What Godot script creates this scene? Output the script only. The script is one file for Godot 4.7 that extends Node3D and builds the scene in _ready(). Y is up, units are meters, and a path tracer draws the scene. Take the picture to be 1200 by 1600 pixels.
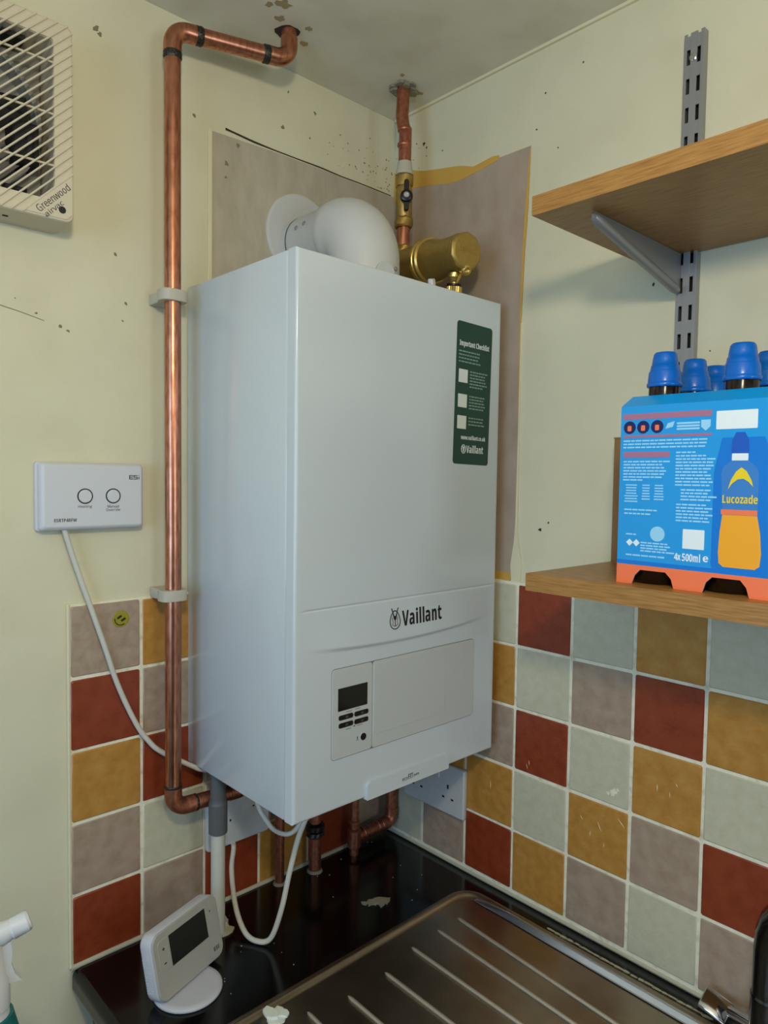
extends Node3D
# Kitchen corner: wall-hung boiler between two walls, tiled splashback, worktop with a steel drainer.
# x runs along the boiler wall (corner at 0), z comes out of it towards the room, y = 0 is the worktop.

const CEIL := 1.3577
var rng := RandomNumberGenerator.new()
var M := {}
var used_names := {}

# ------------------------------------------------------------------ shapes
class Shape:
	var v := PackedVector3Array()
	var g := PackedInt32Array()
	var xf := Transform3D()
	var next := 1

	func shell(t: PackedVector3Array, gr: PackedInt32Array, closed := true) -> void:
		var c := Vector3.ZERO
		for p in t:
			c += p
		c /= maxf(1.0, t.size())
		var vol := 0.0
		for i in range(0, t.size(), 3):
			vol += (t[i] - c).dot((t[i + 1] - c).cross(t[i + 2] - c))
		var flip := vol > 0.0
		for i in range(0, t.size(), 3):
			v.append(xf * t[i])
			v.append(xf * (t[i + 2] if flip else t[i + 1]))
			v.append(xf * (t[i + 1] if flip else t[i + 2]))
			for k in 3:
				g.append(gr[i / 3])

	func loft(rings: Array, soft := false, cap0 := true, cap1 := true, flat := false, ends := false) -> void:
		var t := PackedVector3Array()
		var gr := PackedInt32Array()
		var n: int = rings[0].size()
		for r in rings.size() - 1:
			if not soft or r == 0:
				next += 1
			for i in n:
				var j := (i + 1) % n
				if ends and i == n - 1:
					continue
				var a: Vector3 = rings[r][i]
				var b: Vector3 = rings[r][j]
				var c: Vector3 = rings[r + 1][j]
				var d: Vector3 = rings[r + 1][i]
				t.append_array([a, b, c, a, c, d])
				var id := -1 if flat else next
				gr.append(id)
				gr.append(id)
		for e in 2:
			if (e == 0 and cap0) or (e == 1 and cap1):
				var ring = rings[0] if e == 0 else rings[rings.size() - 1]
				var c := Vector3.ZERO
				for p in ring:
					c += p
				c /= n
				for i in n:
					var j := (i + 1) % n
					if e == 0:
						t.append_array([c, ring[j], ring[i]])
					else:
						t.append_array([c, ring[i], ring[j]])
					gr.append(-1)
		shell(t, gr)

	static func rr(cx: float, cy: float, w: float, h: float, r: float, z: float, n := 4) -> Array:
		var o := []
		r = clampf(r, 0.00005, minf(w, h) * 0.5 - 0.00001)
		var cs := [[1, 1, 0.0], [-1, 1, PI / 2], [-1, -1, PI], [1, -1, PI * 1.5]]
		for k in cs:
			for i in n + 1:
				var a: float = k[2] + PI / 2 * i / n
				o.append(Vector3(cx + k[0] * (w / 2 - r) + cos(a) * r, cy + k[1] * (h / 2 - r) + sin(a) * r, z))
		return o

	# flat plate lying in local xy, from z0 up to z1, with rounded corners r and bevelled top edge
	func plate(cx: float, cy: float, w: float, h: float, z0: float, z1: float, r: float, bev := 0.0, n := 4) -> void:
		if bev <= 0.0:
			loft([rr(cx, cy, w, h, r, z0, n), rr(cx, cy, w, h, r, z1, n)])
		else:
			loft([rr(cx, cy, w, h, r, z0, n), rr(cx, cy, w, h, r, z1 - bev, n), rr(cx, cy, w - bev * 0.6, h - bev * 0.6, r - bev * 0.3, z1 - bev * 0.3, n), rr(cx, cy, w - 2 * bev, h - 2 * bev, r - bev, z1, n)], true)

	func box(c: Vector3, s: Vector3, bev := 0.001) -> void:
		var o := []
		var hz := s.z / 2
		for k in [[bev, -hz], [0.0, -hz + bev], [0.0, hz - bev], [bev, hz]]:
			var e: float = k[0]
			var x := s.x / 2 - e
			var y := s.y / 2 - e
			o.append([c + Vector3(x, y, k[1]), c + Vector3(-x, y, k[1]), c + Vector3(-x, -y, k[1]), c + Vector3(x, -y, k[1])])
		loft(o, false, true, true, true)

	# box with all vertical-to-local-z corners rounded by r and both ends bevelled
	func rbox(c: Vector3, s: Vector3, r: float, bev: float, n := 4) -> void:
		var z0 := c.z - s.z / 2
		var z1 := c.z + s.z / 2
		loft([rr(c.x, c.y, s.x - 2 * bev, s.y - 2 * bev, r - bev, z0, n), rr(c.x, c.y, s.x - bev * 0.6, s.y - bev * 0.6, r - bev * 0.3, z0 + bev * 0.3, n), rr(c.x, c.y, s.x, s.y, r, z0 + bev, n), rr(c.x, c.y, s.x, s.y, r, z1 - bev, n), rr(c.x, c.y, s.x - bev * 0.6, s.y - bev * 0.6, r - bev * 0.3, z1 - bev * 0.3, n), rr(c.x, c.y, s.x - 2 * bev, s.y - 2 * bev, r - bev, z1, n)], true)

	func ring_at(c: Vector3, axis: Vector3, r: float, n: int, up := Vector3.ZERO) -> Array:
		var a := axis.normalized()
		var u := up
		if u == Vector3.ZERO:
			u = Vector3.UP if absf(a.y) < 0.9 else Vector3.RIGHT
		u = (u - a * u.dot(a)).normalized()
		var w := a.cross(u)
		var o := []
		for i in n:
			var t := TAU * i / n
			o.append(c + (u * cos(t) + w * sin(t)) * r)
		return o

	func tube(path: Array, r: float, n := 16) -> void:
		var rings := []
		var up := Vector3.ZERO
		for i in path.size():
			var d: Vector3
			if i == 0:
				d = path[1] - path[0]
			elif i == path.size() - 1:
				d = path[i] - path[i - 1]
			else:
				d = (path[i + 1] - path[i]).normalized() + (path[i] - path[i - 1]).normalized()
			d = d.normalized()
			if up == Vector3.ZERO:
				up = Vector3.UP if absf(d.y) < 0.9 else Vector3.RIGHT
			up = (up - d * up.dot(d)).normalized()
			rings.append(ring_at(path[i], d, r, n, up))
		loft(rings, true)

	# profile: array of [height, radius] along axis from base
	func lathe(base: Vector3, axis: Vector3, prof: Array, n := 24, soft := false) -> void:
		var a := axis.normalized()
		var rings := []
		for p in prof:
			rings.append(ring_at(base + a * p[0], a, maxf(p[1], 0.00002), n))
		loft(rings, soft)

	func cyl(p0: Vector3, p1: Vector3, r: float, n := 20, bev := 0.0) -> void:
		var l := p0.distance_to(p1)
		if bev > 0.0:
			lathe(p0, p1 - p0, [[0.0, r - bev], [bev, r], [l - bev, r], [l, r - bev]], n)
		else:
			lathe(p0, p1 - p0, [[0.0, r], [l, r]], n)

	func ball(c: Vector3, r: Vector3, n := 14, m := 8) -> void:
		var rings := []
		for i in m + 1:
			var t := PI * i / m
			var ring := []
			for k in n:
				var p := TAU * k / n
				ring.append(c + Vector3(cos(p) * sin(t) * r.x, -cos(t) * r.y, sin(p) * sin(t) * r.z))
			rings.append(ring)
		loft(rings, true, false, false)

	# outline in local xy pushed from z0 to z1
	func extrude(poly: PackedVector2Array, z0: float, z1: float) -> void:
		var t := PackedVector3Array()
		var gr := PackedInt32Array()
		var n := poly.size()
		for i in n:
			var a := poly[i]
			var b := poly[(i + 1) % n]
			t.append_array([Vector3(a.x, a.y, z0), Vector3(b.x, b.y, z0), Vector3(b.x, b.y, z1), Vector3(a.x, a.y, z0), Vector3(b.x, b.y, z1), Vector3(a.x, a.y, z1)])
			gr.append_array([-1, -1])
		var ccw := not Geometry2D.is_polygon_clockwise(poly)
		var ix := Geometry2D.triangulate_polygon(poly)
		for i in range(0, ix.size(), 3):
			var a := poly[ix[i]]
			var b := poly[ix[i + 1]]
			var c := poly[ix[i + 2]]
			var pos := (b - a).cross(c - a) > 0.0
			if not pos:
				var s := b
				b = c
				c = s
			if ccw:
				t.append_array([Vector3(a.x, a.y, z1), Vector3(b.x, b.y, z1), Vector3(c.x, c.y, z1), Vector3(a.x, a.y, z0), Vector3(c.x, c.y, z0), Vector3(b.x, b.y, z0)])
			else:
				t.append_array([Vector3(a.x, a.y, z1), Vector3(c.x, c.y, z1), Vector3(b.x, b.y, z1), Vector3(a.x, a.y, z0), Vector3(b.x, b.y, z0), Vector3(c.x, c.y, z0)])
			gr.append_array([-1, -1])
		shell(t, gr)

	# lettering fitted into a box of width w and height h centred at (cx, cy), standing d proud of local z = z0
	func text(s: String, cx: float, cy: float, w: float, h: float, z0: float, d := 0.0003, font := "Droid Sans", bold := false, turn := 0.0) -> void:
		var f := SystemFont.new()
		f.font_names = PackedStringArray([font])
		f.font_weight = 700 if bold else 400
		var tm := TextMesh.new()
		tm.font = f
		tm.text = s
		tm.font_size = 20
		tm.pixel_size = 0.01
		tm.depth = 0.02
		tm.curve_step = 2.0
		var arr := tm.get_mesh_arrays()
		var p: PackedVector3Array = arr[Mesh.ARRAY_VERTEX]
		var lo := Vector3(1e9, 1e9, 1e9)
		var hi := -lo
		for q in p:
			lo = lo.min(q)
			hi = hi.max(q)
		var sz := hi - lo
		var ix: PackedInt32Array = arr[Mesh.ARRAY_INDEX] if arr[Mesh.ARRAY_INDEX] != null else PackedInt32Array(range(p.size()))
		for i in range(0, ix.size(), 3):
			for k in 3:
				var q := p[ix[i + k]]
				var a := Vector2((q.x - lo.x) / sz.x * w - w / 2, (q.y - lo.y) / sz.y * h - h / 2).rotated(turn)
				v.append(xf * Vector3(cx + a.x, cy + a.y, z0 + (q.z - lo.z) / sz.z * d))
				g.append(-1)

# ------------------------------------------------------------------ scene helpers
func numbered(n: String) -> String:
	var k: int = used_names.get(n, 0)
	used_names[n] = k + 1
	return n if k == 0 else "%s_%03d" % [n, k]

func thing(called: String, label: String, category: String, at: Vector3, group := "", kind := "") -> Node3D:
	var o := Node3D.new()
	o.name = numbered(called)
	o.position = at
	add_child(o, true)
	tag(o, label, category, group, kind)
	return o

func tag(o: Node, label: String, category: String, group := "", kind := "") -> void:
	o.set_meta("label", label)
	o.set_meta("category", category)
	if group != "":
		o.set_meta("group", group)
	if kind != "":
		o.set_meta("kind", kind)

func mesh_of(s: Shape, inv: Transform3D) -> ArrayMesh:
	var st := SurfaceTool.new()
	st.begin(Mesh.PRIMITIVE_TRIANGLES)
	for i in s.v.size():
		st.set_smooth_group(s.g[i])
		st.add_vertex(inv * s.v[i])
	st.generate_normals()
	st.index()
	return st.commit()

# commits a shape given in world coordinates as one named mesh under parent
func put(s: Shape, called: String, mat: Material, parent: Node3D = null) -> MeshInstance3D:
	var inv := Transform3D()
	var top := parent
	while top != null and top != self:
		inv = inv * top.transform.affine_inverse()
		top = top.get_parent() as Node3D
	var o := MeshInstance3D.new()
	o.mesh = mesh_of(s, inv)
	o.material_override = mat
	if parent == null:
		o.name = numbered(called)
		add_child(o, true)
	else:
		o.name = called
		parent.add_child(o, true)
	o.cast_shadow = GeometryInstance3D.SHADOW_CASTING_SETTING_ON
	return o

func S(x := Transform3D()) -> Shape:
	var s := Shape.new()
	s.xf = x
	return s

func m(called: String, c: Color, rough := 0.5, metal := 0.0) -> StandardMaterial3D:
	var o := StandardMaterial3D.new()
	o.resource_name = called
	o.albedo_color = c
	o.roughness = rough
	o.metallic = metal
	M[called] = o
	return o

func noise(freq: float, oct: int, stops: Array, size := 256, sd := 1, kind := FastNoiseLite.TYPE_SIMPLEX_SMOOTH) -> NoiseTexture2D:
	var f := FastNoiseLite.new()
	f.noise_type = kind
	f.frequency = freq
	f.fractal_octaves = oct
	f.seed = sd
	var t := NoiseTexture2D.new()
	t.width = size
	t.height = size
	t.seamless = true
	t.noise = f
	if stops.size():
		var g := Gradient.new()
		var off := PackedFloat32Array()
		var col := PackedColorArray()
		for s in stops:
			off.append(s[0])
			col.append(s[1])
		g.offsets = off
		g.colors = col
		t.color_ramp = g
	return t

# triplanar colour (and relief) over a material, size metres per repeat
func tex(o: StandardMaterial3D, t: Texture2D, size: Vector3, relief: Texture2D = null, cm := 0.05, world := true) -> StandardMaterial3D:
	o.albedo_texture = t
	o.uv1_triplanar = true
	o.uv1_world_triplanar = world
	o.uv1_scale = Vector3(1.0 / size.x, 1.0 / size.y, 1.0 / size.z)
	if relief != null:
		o.heightmap_enabled = true
		o.heightmap_texture = relief
		o.heightmap_scale = cm
	return o

func bez(pts: Array, steps := 8) -> Array:
	var o := []
	var n := pts.size()
	for i in n - 1:
		var p0: Vector3 = pts[maxi(i - 1, 0)]
		var p1: Vector3 = pts[i]
		var p2: Vector3 = pts[i + 1]
		var p3: Vector3 = pts[mini(i + 2, n - 1)]
		for k in steps:
			var t := float(k) / steps
			o.append(0.5 * ((2.0 * p1) + (p2 - p0) * t + (2.0 * p0 - 5.0 * p1 + 4.0 * p2 - p3) * t * t + (3.0 * p1 - p0 - 3.0 * p2 + p3) * t * t * t))
	o.append(pts[n - 1])
	return o

func arc(corner: Vector3, da: Vector3, db: Vector3, r: float, n := 8) -> Array:   # quarter bend from corner+da*r to corner+db*r
	var o := []
	for i in n + 1:
		var t := PI / 2 * i / n
		o.append(corner + da * r * (1.0 - sin(t)) + db * r * (1.0 - cos(t)))
	return o

func blob(s: Shape, c: Vector2, r: float, z0: float, z1: float, n := 9, jag := 0.35) -> void:
	var p := PackedVector2Array()
	for i in n:
		var a := TAU * i / n
		p.append(c + Vector2(cos(a), sin(a)) * r * (1.0 + rng.randf_range(-jag, jag)))
	s.extrude(p, z0, z1)

# ------------------------------------------------------------------ the build
func _ready() -> void:
	rng.seed = 41
	stage()
	materials()
	room()
	tiling()
	worktop()
	sink()
	boiler()
	flue()
	left_pipe()
	corner_pipe()
	filter()
	under_pipes()
	cables()
	vent()
	control_box()
	thermostat()
	shelves()
	drinks()
	small_things()

func stage() -> void:
	var cam := Camera3D.new()
	cam.name = "camera"
	cam.keep_aspect = Camera3D.KEEP_HEIGHT
	cam.fov = 71.40
	cam.near = 0.02
	cam.position = Vector3(-0.9463, 0.6914, 0.9975)
	cam.rotation = Vector3(-0.0501, -0.7505, 0.0139)
	add_child(cam)
	cam.current = true
	var env := Environment.new()
	env.background_mode = Environment.BG_COLOR
	env.background_color = Color(0.75, 0.85, 1.0)
	env.background_energy_multiplier = 1.0
	env.tonemap_mode = Environment.TONE_MAPPER_LINEAR
	env.tonemap_exposure = 0.62
	env.sdfgi_enabled = true
	env.ssao_enabled = true
	env.ssil_enabled = true
	var we := WorldEnvironment.new()
	we.name = "surroundings"
	we.environment = env
	add_child(we)
	# the bare bulb of the pendant lamp, just above and behind the photographer
	var bulb := OmniLight3D.new()
	bulb.name = "pendant_bulb_light"
	bulb.position = Vector3(-0.94, 1.06, 1.03)
	bulb.light_color = Color(1.0, 0.94, 0.82)
	bulb.light_energy = 0.585
	bulb.light_size = 0.045
	bulb.omni_range = 12.0
	bulb.omni_attenuation = 2.0
	bulb.shadow_enabled = true
	add_child(bulb)
	# daylight through the side window and the glazed rear door
	var side := AreaLight3D.new()
	side.name = "side_window_light"
	side.area_size = Vector2(1.1, 1.0)
	side.light_color = Color(0.66, 0.82, 1.0)
	side.light_energy = 2.35
	side.area_range = 12.0
	side.shadow_enabled = true
	side.transform = Transform3D(Basis(Vector3(0, 0, 1), Vector3(0, 1, 0), Vector3(-1, 0, 0)), Vector3(-2.36, 0.66, 1.0))
	add_child(side)
	var rear := AreaLight3D.new()
	rear.name = "rear_window_light"
	rear.area_size = Vector2(0.5, 0.7)
	rear.light_color = Color(0.9, 0.96, 1.0)
	rear.light_energy = 1.0
	rear.area_range = 12.0
	rear.shadow_enabled = true
	rear.transform = Transform3D(Basis(), Vector3(-0.5, 0.68, 2.56))
	add_child(rear)

func materials() -> void:
	var grain := noise(0.09, 3, [], 256, 5)
	M["grain"] = grain
	var wall := m("cream_paint", Color.WHITE, 0.75)
	tex(wall, noise(0.012, 4, [[0.0, Color(0.81, 0.79, 0.67)], [0.45, Color(0.832, 0.813, 0.695)], [1.0, Color(0.846, 0.828, 0.712)]], 512, 3), Vector3.ONE * 1.1, grain, 0.03)
	var ceil := m("ceiling_paint", Color.WHITE, 0.8)
	tex(ceil, noise(0.01, 4, [[0.0, Color(0.79, 0.78, 0.70)], [0.5, Color(0.835, 0.825, 0.755)], [1.0, Color(0.86, 0.85, 0.78)]], 512, 8), Vector3.ONE * 0.8, grain, 0.03)
	var pl := m("bare_plaster", Color.WHITE, 0.9)
	tex(pl, noise(0.02, 5, [[0.0, Color(0.665, 0.63, 0.545)], [0.5, Color(0.70, 0.665, 0.58)], [1.0, Color(0.73, 0.69, 0.61)]], 512, 12), Vector3(0.4, 0.9, 0.4), grain, 0.06)
	var pk := m("pink_plaster", Color.WHITE, 0.9)
	tex(pk, noise(0.02, 5, [[0.0, Color(0.635, 0.565, 0.49)], [0.5, Color(0.675, 0.605, 0.53)], [1.0, Color(0.70, 0.63, 0.56)]], 512, 15), Vector3(0.4, 0.9, 0.6), grain, 0.05)
	m("old_yellow_paint", Color(0.80, 0.63, 0.28), 0.8)
	m("cream_edge", Color(0.86, 0.83, 0.70), 0.6)
	var grout := m("grout", Color.WHITE, 0.85)
	tex(grout, noise(0.03, 4, [[0.0, Color(0.78, 0.75, 0.64)], [0.4, Color(0.90, 0.88, 0.78)], [1.0, Color(0.94, 0.92, 0.83)]], 256, 4), Vector3.ONE * 0.2, grain, 0.05)
	var kinds := {
		"red": [Color(0.485, 0.19, 0.10), Color(0.53, 0.225, 0.12), Color(0.55, 0.25, 0.145)],
		"gold": [Color(0.665, 0.465, 0.19), Color(0.71, 0.515, 0.235), Color(0.745, 0.56, 0.285)],
		"cream": [Color(0.745, 0.73, 0.62), Color(0.77, 0.755, 0.65), Color(0.79, 0.775, 0.675)],
		"pink": [Color(0.60, 0.515, 0.435), Color(0.65, 0.57, 0.49), Color(0.685, 0.605, 0.525)],
	}
	var sd := 20
	for k in kinds:
		var c: Array = kinds[k]
		for i in 2:
			var o := m("tile_%s_%d" % [k, i], Color.WHITE, 0.28)
			sd += 1
			tex(o, noise(0.02 + 0.008 * i, 5, [[0.0, c[0]], [0.5, c[1]], [1.0, c[2]]], 256, sd), Vector3.ONE * 0.16, grain, 0.02)
			o.uv1_offset = Vector3(0.37 * i, 0.21 * sd, 0.13)
	m("black_worktop", Color(0.022, 0.021, 0.02), 0.16)
	var steel := m("sink_steel", Color.WHITE, 0.34, 1.0)
	tex(steel, noise(0.02, 3, [[0.0, Color(0.60, 0.55, 0.48)], [1.0, Color(0.70, 0.65, 0.58)]], 256, 31), Vector3(0.5, 0.5, 0.5))
	m("rib_steel", Color(0.80, 0.76, 0.70), 0.5, 0.8)
	m("chrome", Color(0.82, 0.83, 0.86), 0.1, 1.0)
	m("ridge_sheen_steel", Color(0.84, 0.88, 0.95), 0.30, 1.0)  # paler bluish steel, the window sheen on the ridge put into its colour
	m("dark_chrome", Color(0.30, 0.31, 0.33), 0.14, 1.0)
	var bw := m("boiler_white", Color(0.775, 0.81, 0.825), 0.22)
	bw.clearcoat_enabled = true
	bw.clearcoat = 0.3
	bw.clearcoat_roughness = 0.12
	m("boiler_grey_plastic", Color(0.735, 0.75, 0.745), 0.4)
	m("fascia_edge", Color(0.42, 0.44, 0.44), 0.5)
	m("boiler_shadow_gap", Color(0.30, 0.32, 0.32), 0.6)
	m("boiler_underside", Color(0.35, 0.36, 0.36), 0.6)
	m("black_glass", Color(0.03, 0.032, 0.028), 0.12)
	m("black_plastic", Color(0.025, 0.025, 0.028), 0.3)
	m("ink", Color(0.05, 0.055, 0.055), 0.5)
	m("soft_ink", Color(0.25, 0.27, 0.28), 0.6)
	m("sticker_green", Color(0.035, 0.235, 0.185), 0.4)
	m("print_white", Color(0.86, 0.89, 0.86), 0.6)
	m("print_pale_green", Color(0.52, 0.64, 0.58), 0.6)
	m("flue_white", Color(0.76, 0.76, 0.74), 0.45)
	var cu := m("copper", Color.WHITE, 0.3, 1.0)
	tex(cu, noise(0.03, 4, [[0.0, Color(0.56, 0.36, 0.27)], [0.4, Color(0.74, 0.49, 0.38)], [0.7, Color(0.80, 0.55, 0.44)], [1.0, Color(0.85, 0.60, 0.48)]], 256, 51), Vector3(0.06, 0.28, 0.06))
	var cu2 := m("dull_copper", Color.WHITE, 0.42, 0.9)
	tex(cu2, noise(0.03, 4, [[0.0, Color(0.52, 0.31, 0.23)], [0.5, Color(0.68, 0.43, 0.33)], [1.0, Color(0.75, 0.49, 0.38)]], 256, 52), Vector3(0.05, 0.1, 0.05))
	var so := m("solder", Color.WHITE, 0.5, 0.8)
	tex(so, noise(0.08, 3, [[0.0, Color(0.08, 0.08, 0.075)], [0.5, Color(0.25, 0.25, 0.23)], [1.0, Color(0.45, 0.44, 0.40)]], 128, 53), Vector3.ONE * 0.03)
	var br := m("brass", Color.WHITE, 0.46, 0.85)
	tex(br, noise(0.03, 4, [[0.0, Color(0.66, 0.55, 0.30)], [0.5, Color(0.69, 0.58, 0.325)], [1.0, Color(0.72, 0.61, 0.35)]], 256, 54), Vector3.ONE * 0.08)
	m("bright_brass", Color(0.86, 0.73, 0.42), 0.28, 0.95)
	m("white_plastic", Color(0.80, 0.81, 0.82), 0.4)
	m("clip_plastic", Color(0.72, 0.70, 0.63), 0.5)
	m("pvc_white", Color(0.78, 0.78, 0.73), 0.4)
	m("pvc_grey", Color(0.34, 0.36, 0.37), 0.5)
	m("cable_white", Color(0.80, 0.79, 0.74), 0.5)
	m("socket_white", Color(0.76, 0.77, 0.76), 0.35)
	m("vent_plastic", Color(0.80, 0.76, 0.66), 0.5)
	m("vent_dusty_grey", Color(0.55, 0.54, 0.50), 0.8)
	m("fan_dark", Color(0.10, 0.09, 0.08), 0.7)
	m("fan_grey", Color(0.38, 0.36, 0.32), 0.7)
	m("stat_white", Color(0.78, 0.79, 0.83), 0.4)
	m("stat_front_shaded", Color(0.67, 0.67, 0.65), 0.45)  # thermostat front, darkened to paint in the shade on its face
	m("lcd", Color(0.11, 0.12, 0.11), 0.3)
	var oak := m("oak_laminate", Color.WHITE, 0.4)
	tex(oak, noise(0.035, 4, [[0.0, Color(0.52, 0.36, 0.17)], [0.45, Color(0.62, 0.45, 0.23)], [1.0, Color(0.69, 0.52, 0.28)]], 512, 61), Vector3(0.07, 0.05, 0.8))
	m("rail_grey", Color(0.60, 0.60, 0.60), 0.4, 0.5)
	m("bracket_grey", Color(0.55, 0.56, 0.56), 0.4, 0.5)
	m("dark_slot", Color(0.05, 0.05, 0.05), 0.8)
	m("cap_blue", Color(0.0, 0.39, 0.76), 0.25)
	m("drink_dark", Color(0.09, 0.045, 0.02), 0.15)
	var pb := m("pack_blue", Color(0.02, 0.60, 0.90), 0.22)
	pb.clearcoat_enabled = true
	pb.clearcoat = 0.4
	m("pack_orange", Color(0.95, 0.48, 0.30), 0.35)
	m("print_deep_blue", Color(0.08, 0.35, 0.76), 0.3)
	m("print_mid_blue", Color(0.0, 0.47, 0.85), 0.3)
	m("print_label_blue", Color(0.22, 0.50, 0.80), 0.3)
	m("print_sky", Color(0.60, 0.84, 0.97), 0.4)
	m("print_white_ink", Color(0.90, 0.95, 0.97), 0.4)
	m("print_red", Color(0.66, 0.44, 0.56), 0.4)
	m("print_yellow", Color(0.93, 0.82, 0.05), 0.4)
	m("print_amber", Color(0.95, 0.66, 0.08), 0.4)
	m("print_navy", Color(0.03, 0.07, 0.36), 0.4)
	m("cardboard", Color(0.55, 0.40, 0.24), 0.85)
	m("teal_label", Color(0.0, 0.38, 0.38), 0.35)
	m("sticker_yellow", Color(0.58, 0.55, 0.06), 0.45)
	m("sealant", Color(0.72, 0.70, 0.60), 0.6)
	m("torn_board", Color(0.52, 0.50, 0.43), 0.95)
	m("mould", Color(0.20, 0.18, 0.13), 0.9)
	m("faint_mould", Color(0.50, 0.47, 0.37), 0.9)
	m("grime", Color(0.62, 0.57, 0.44), 0.9)
	m("floor_vinyl", Color(0.20, 0.17, 0.14), 0.5)
	m("room_paint", Color(0.42, 0.39, 0.31), 0.8)
	m("unit_door", Color(0.36, 0.28, 0.20), 0.5)
	var glow := m("bulb_glow", Color(1, 0.95, 0.85), 0.4)
	glow.emission_enabled = true
	glow.emission = Color(1.0, 0.93, 0.8)
	glow.emission_energy_multiplier = 6.0
	var day := m("frosted_window_glow", Color(0.8, 0.85, 0.9), 0.4)
	day.emission_enabled = true
	day.emission = Color(0.75, 0.87, 1.0)
	day.emission_energy_multiplier = 1.6

func struct(s: Shape, called: String, mat: Material, label: String, category: String) -> MeshInstance3D:
	var o := put(s, called, mat)
	tag(o, label, category, "", "structure")
	return o

var wall_left: MeshInstance3D
var wall_right: MeshInstance3D
var ceiling_node: MeshInstance3D

func flat_right(x := 0.0) -> Transform3D:   # local (z, y, proud of the right wall)
	return Transform3D(Basis(Vector3(0, 0, 1), Vector3(0, 1, 0), Vector3(-1, 0, 0)), Vector3(x, 0, 0))

func flat_up(y := 0.0) -> Transform3D:   # local (x, -z, up)
	return Transform3D(Basis(Vector3(1, 0, 0), Vector3(0, 0, -1), Vector3(0, 1, 0)), Vector3(0, y, 0))

func flat_down(y := 0.0) -> Transform3D:   # local (x, z, down)
	return Transform3D(Basis(Vector3(1, 0, 0), Vector3(0, 0, 1), Vector3(0, -1, 0)), Vector3(0, y, 0))

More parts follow.
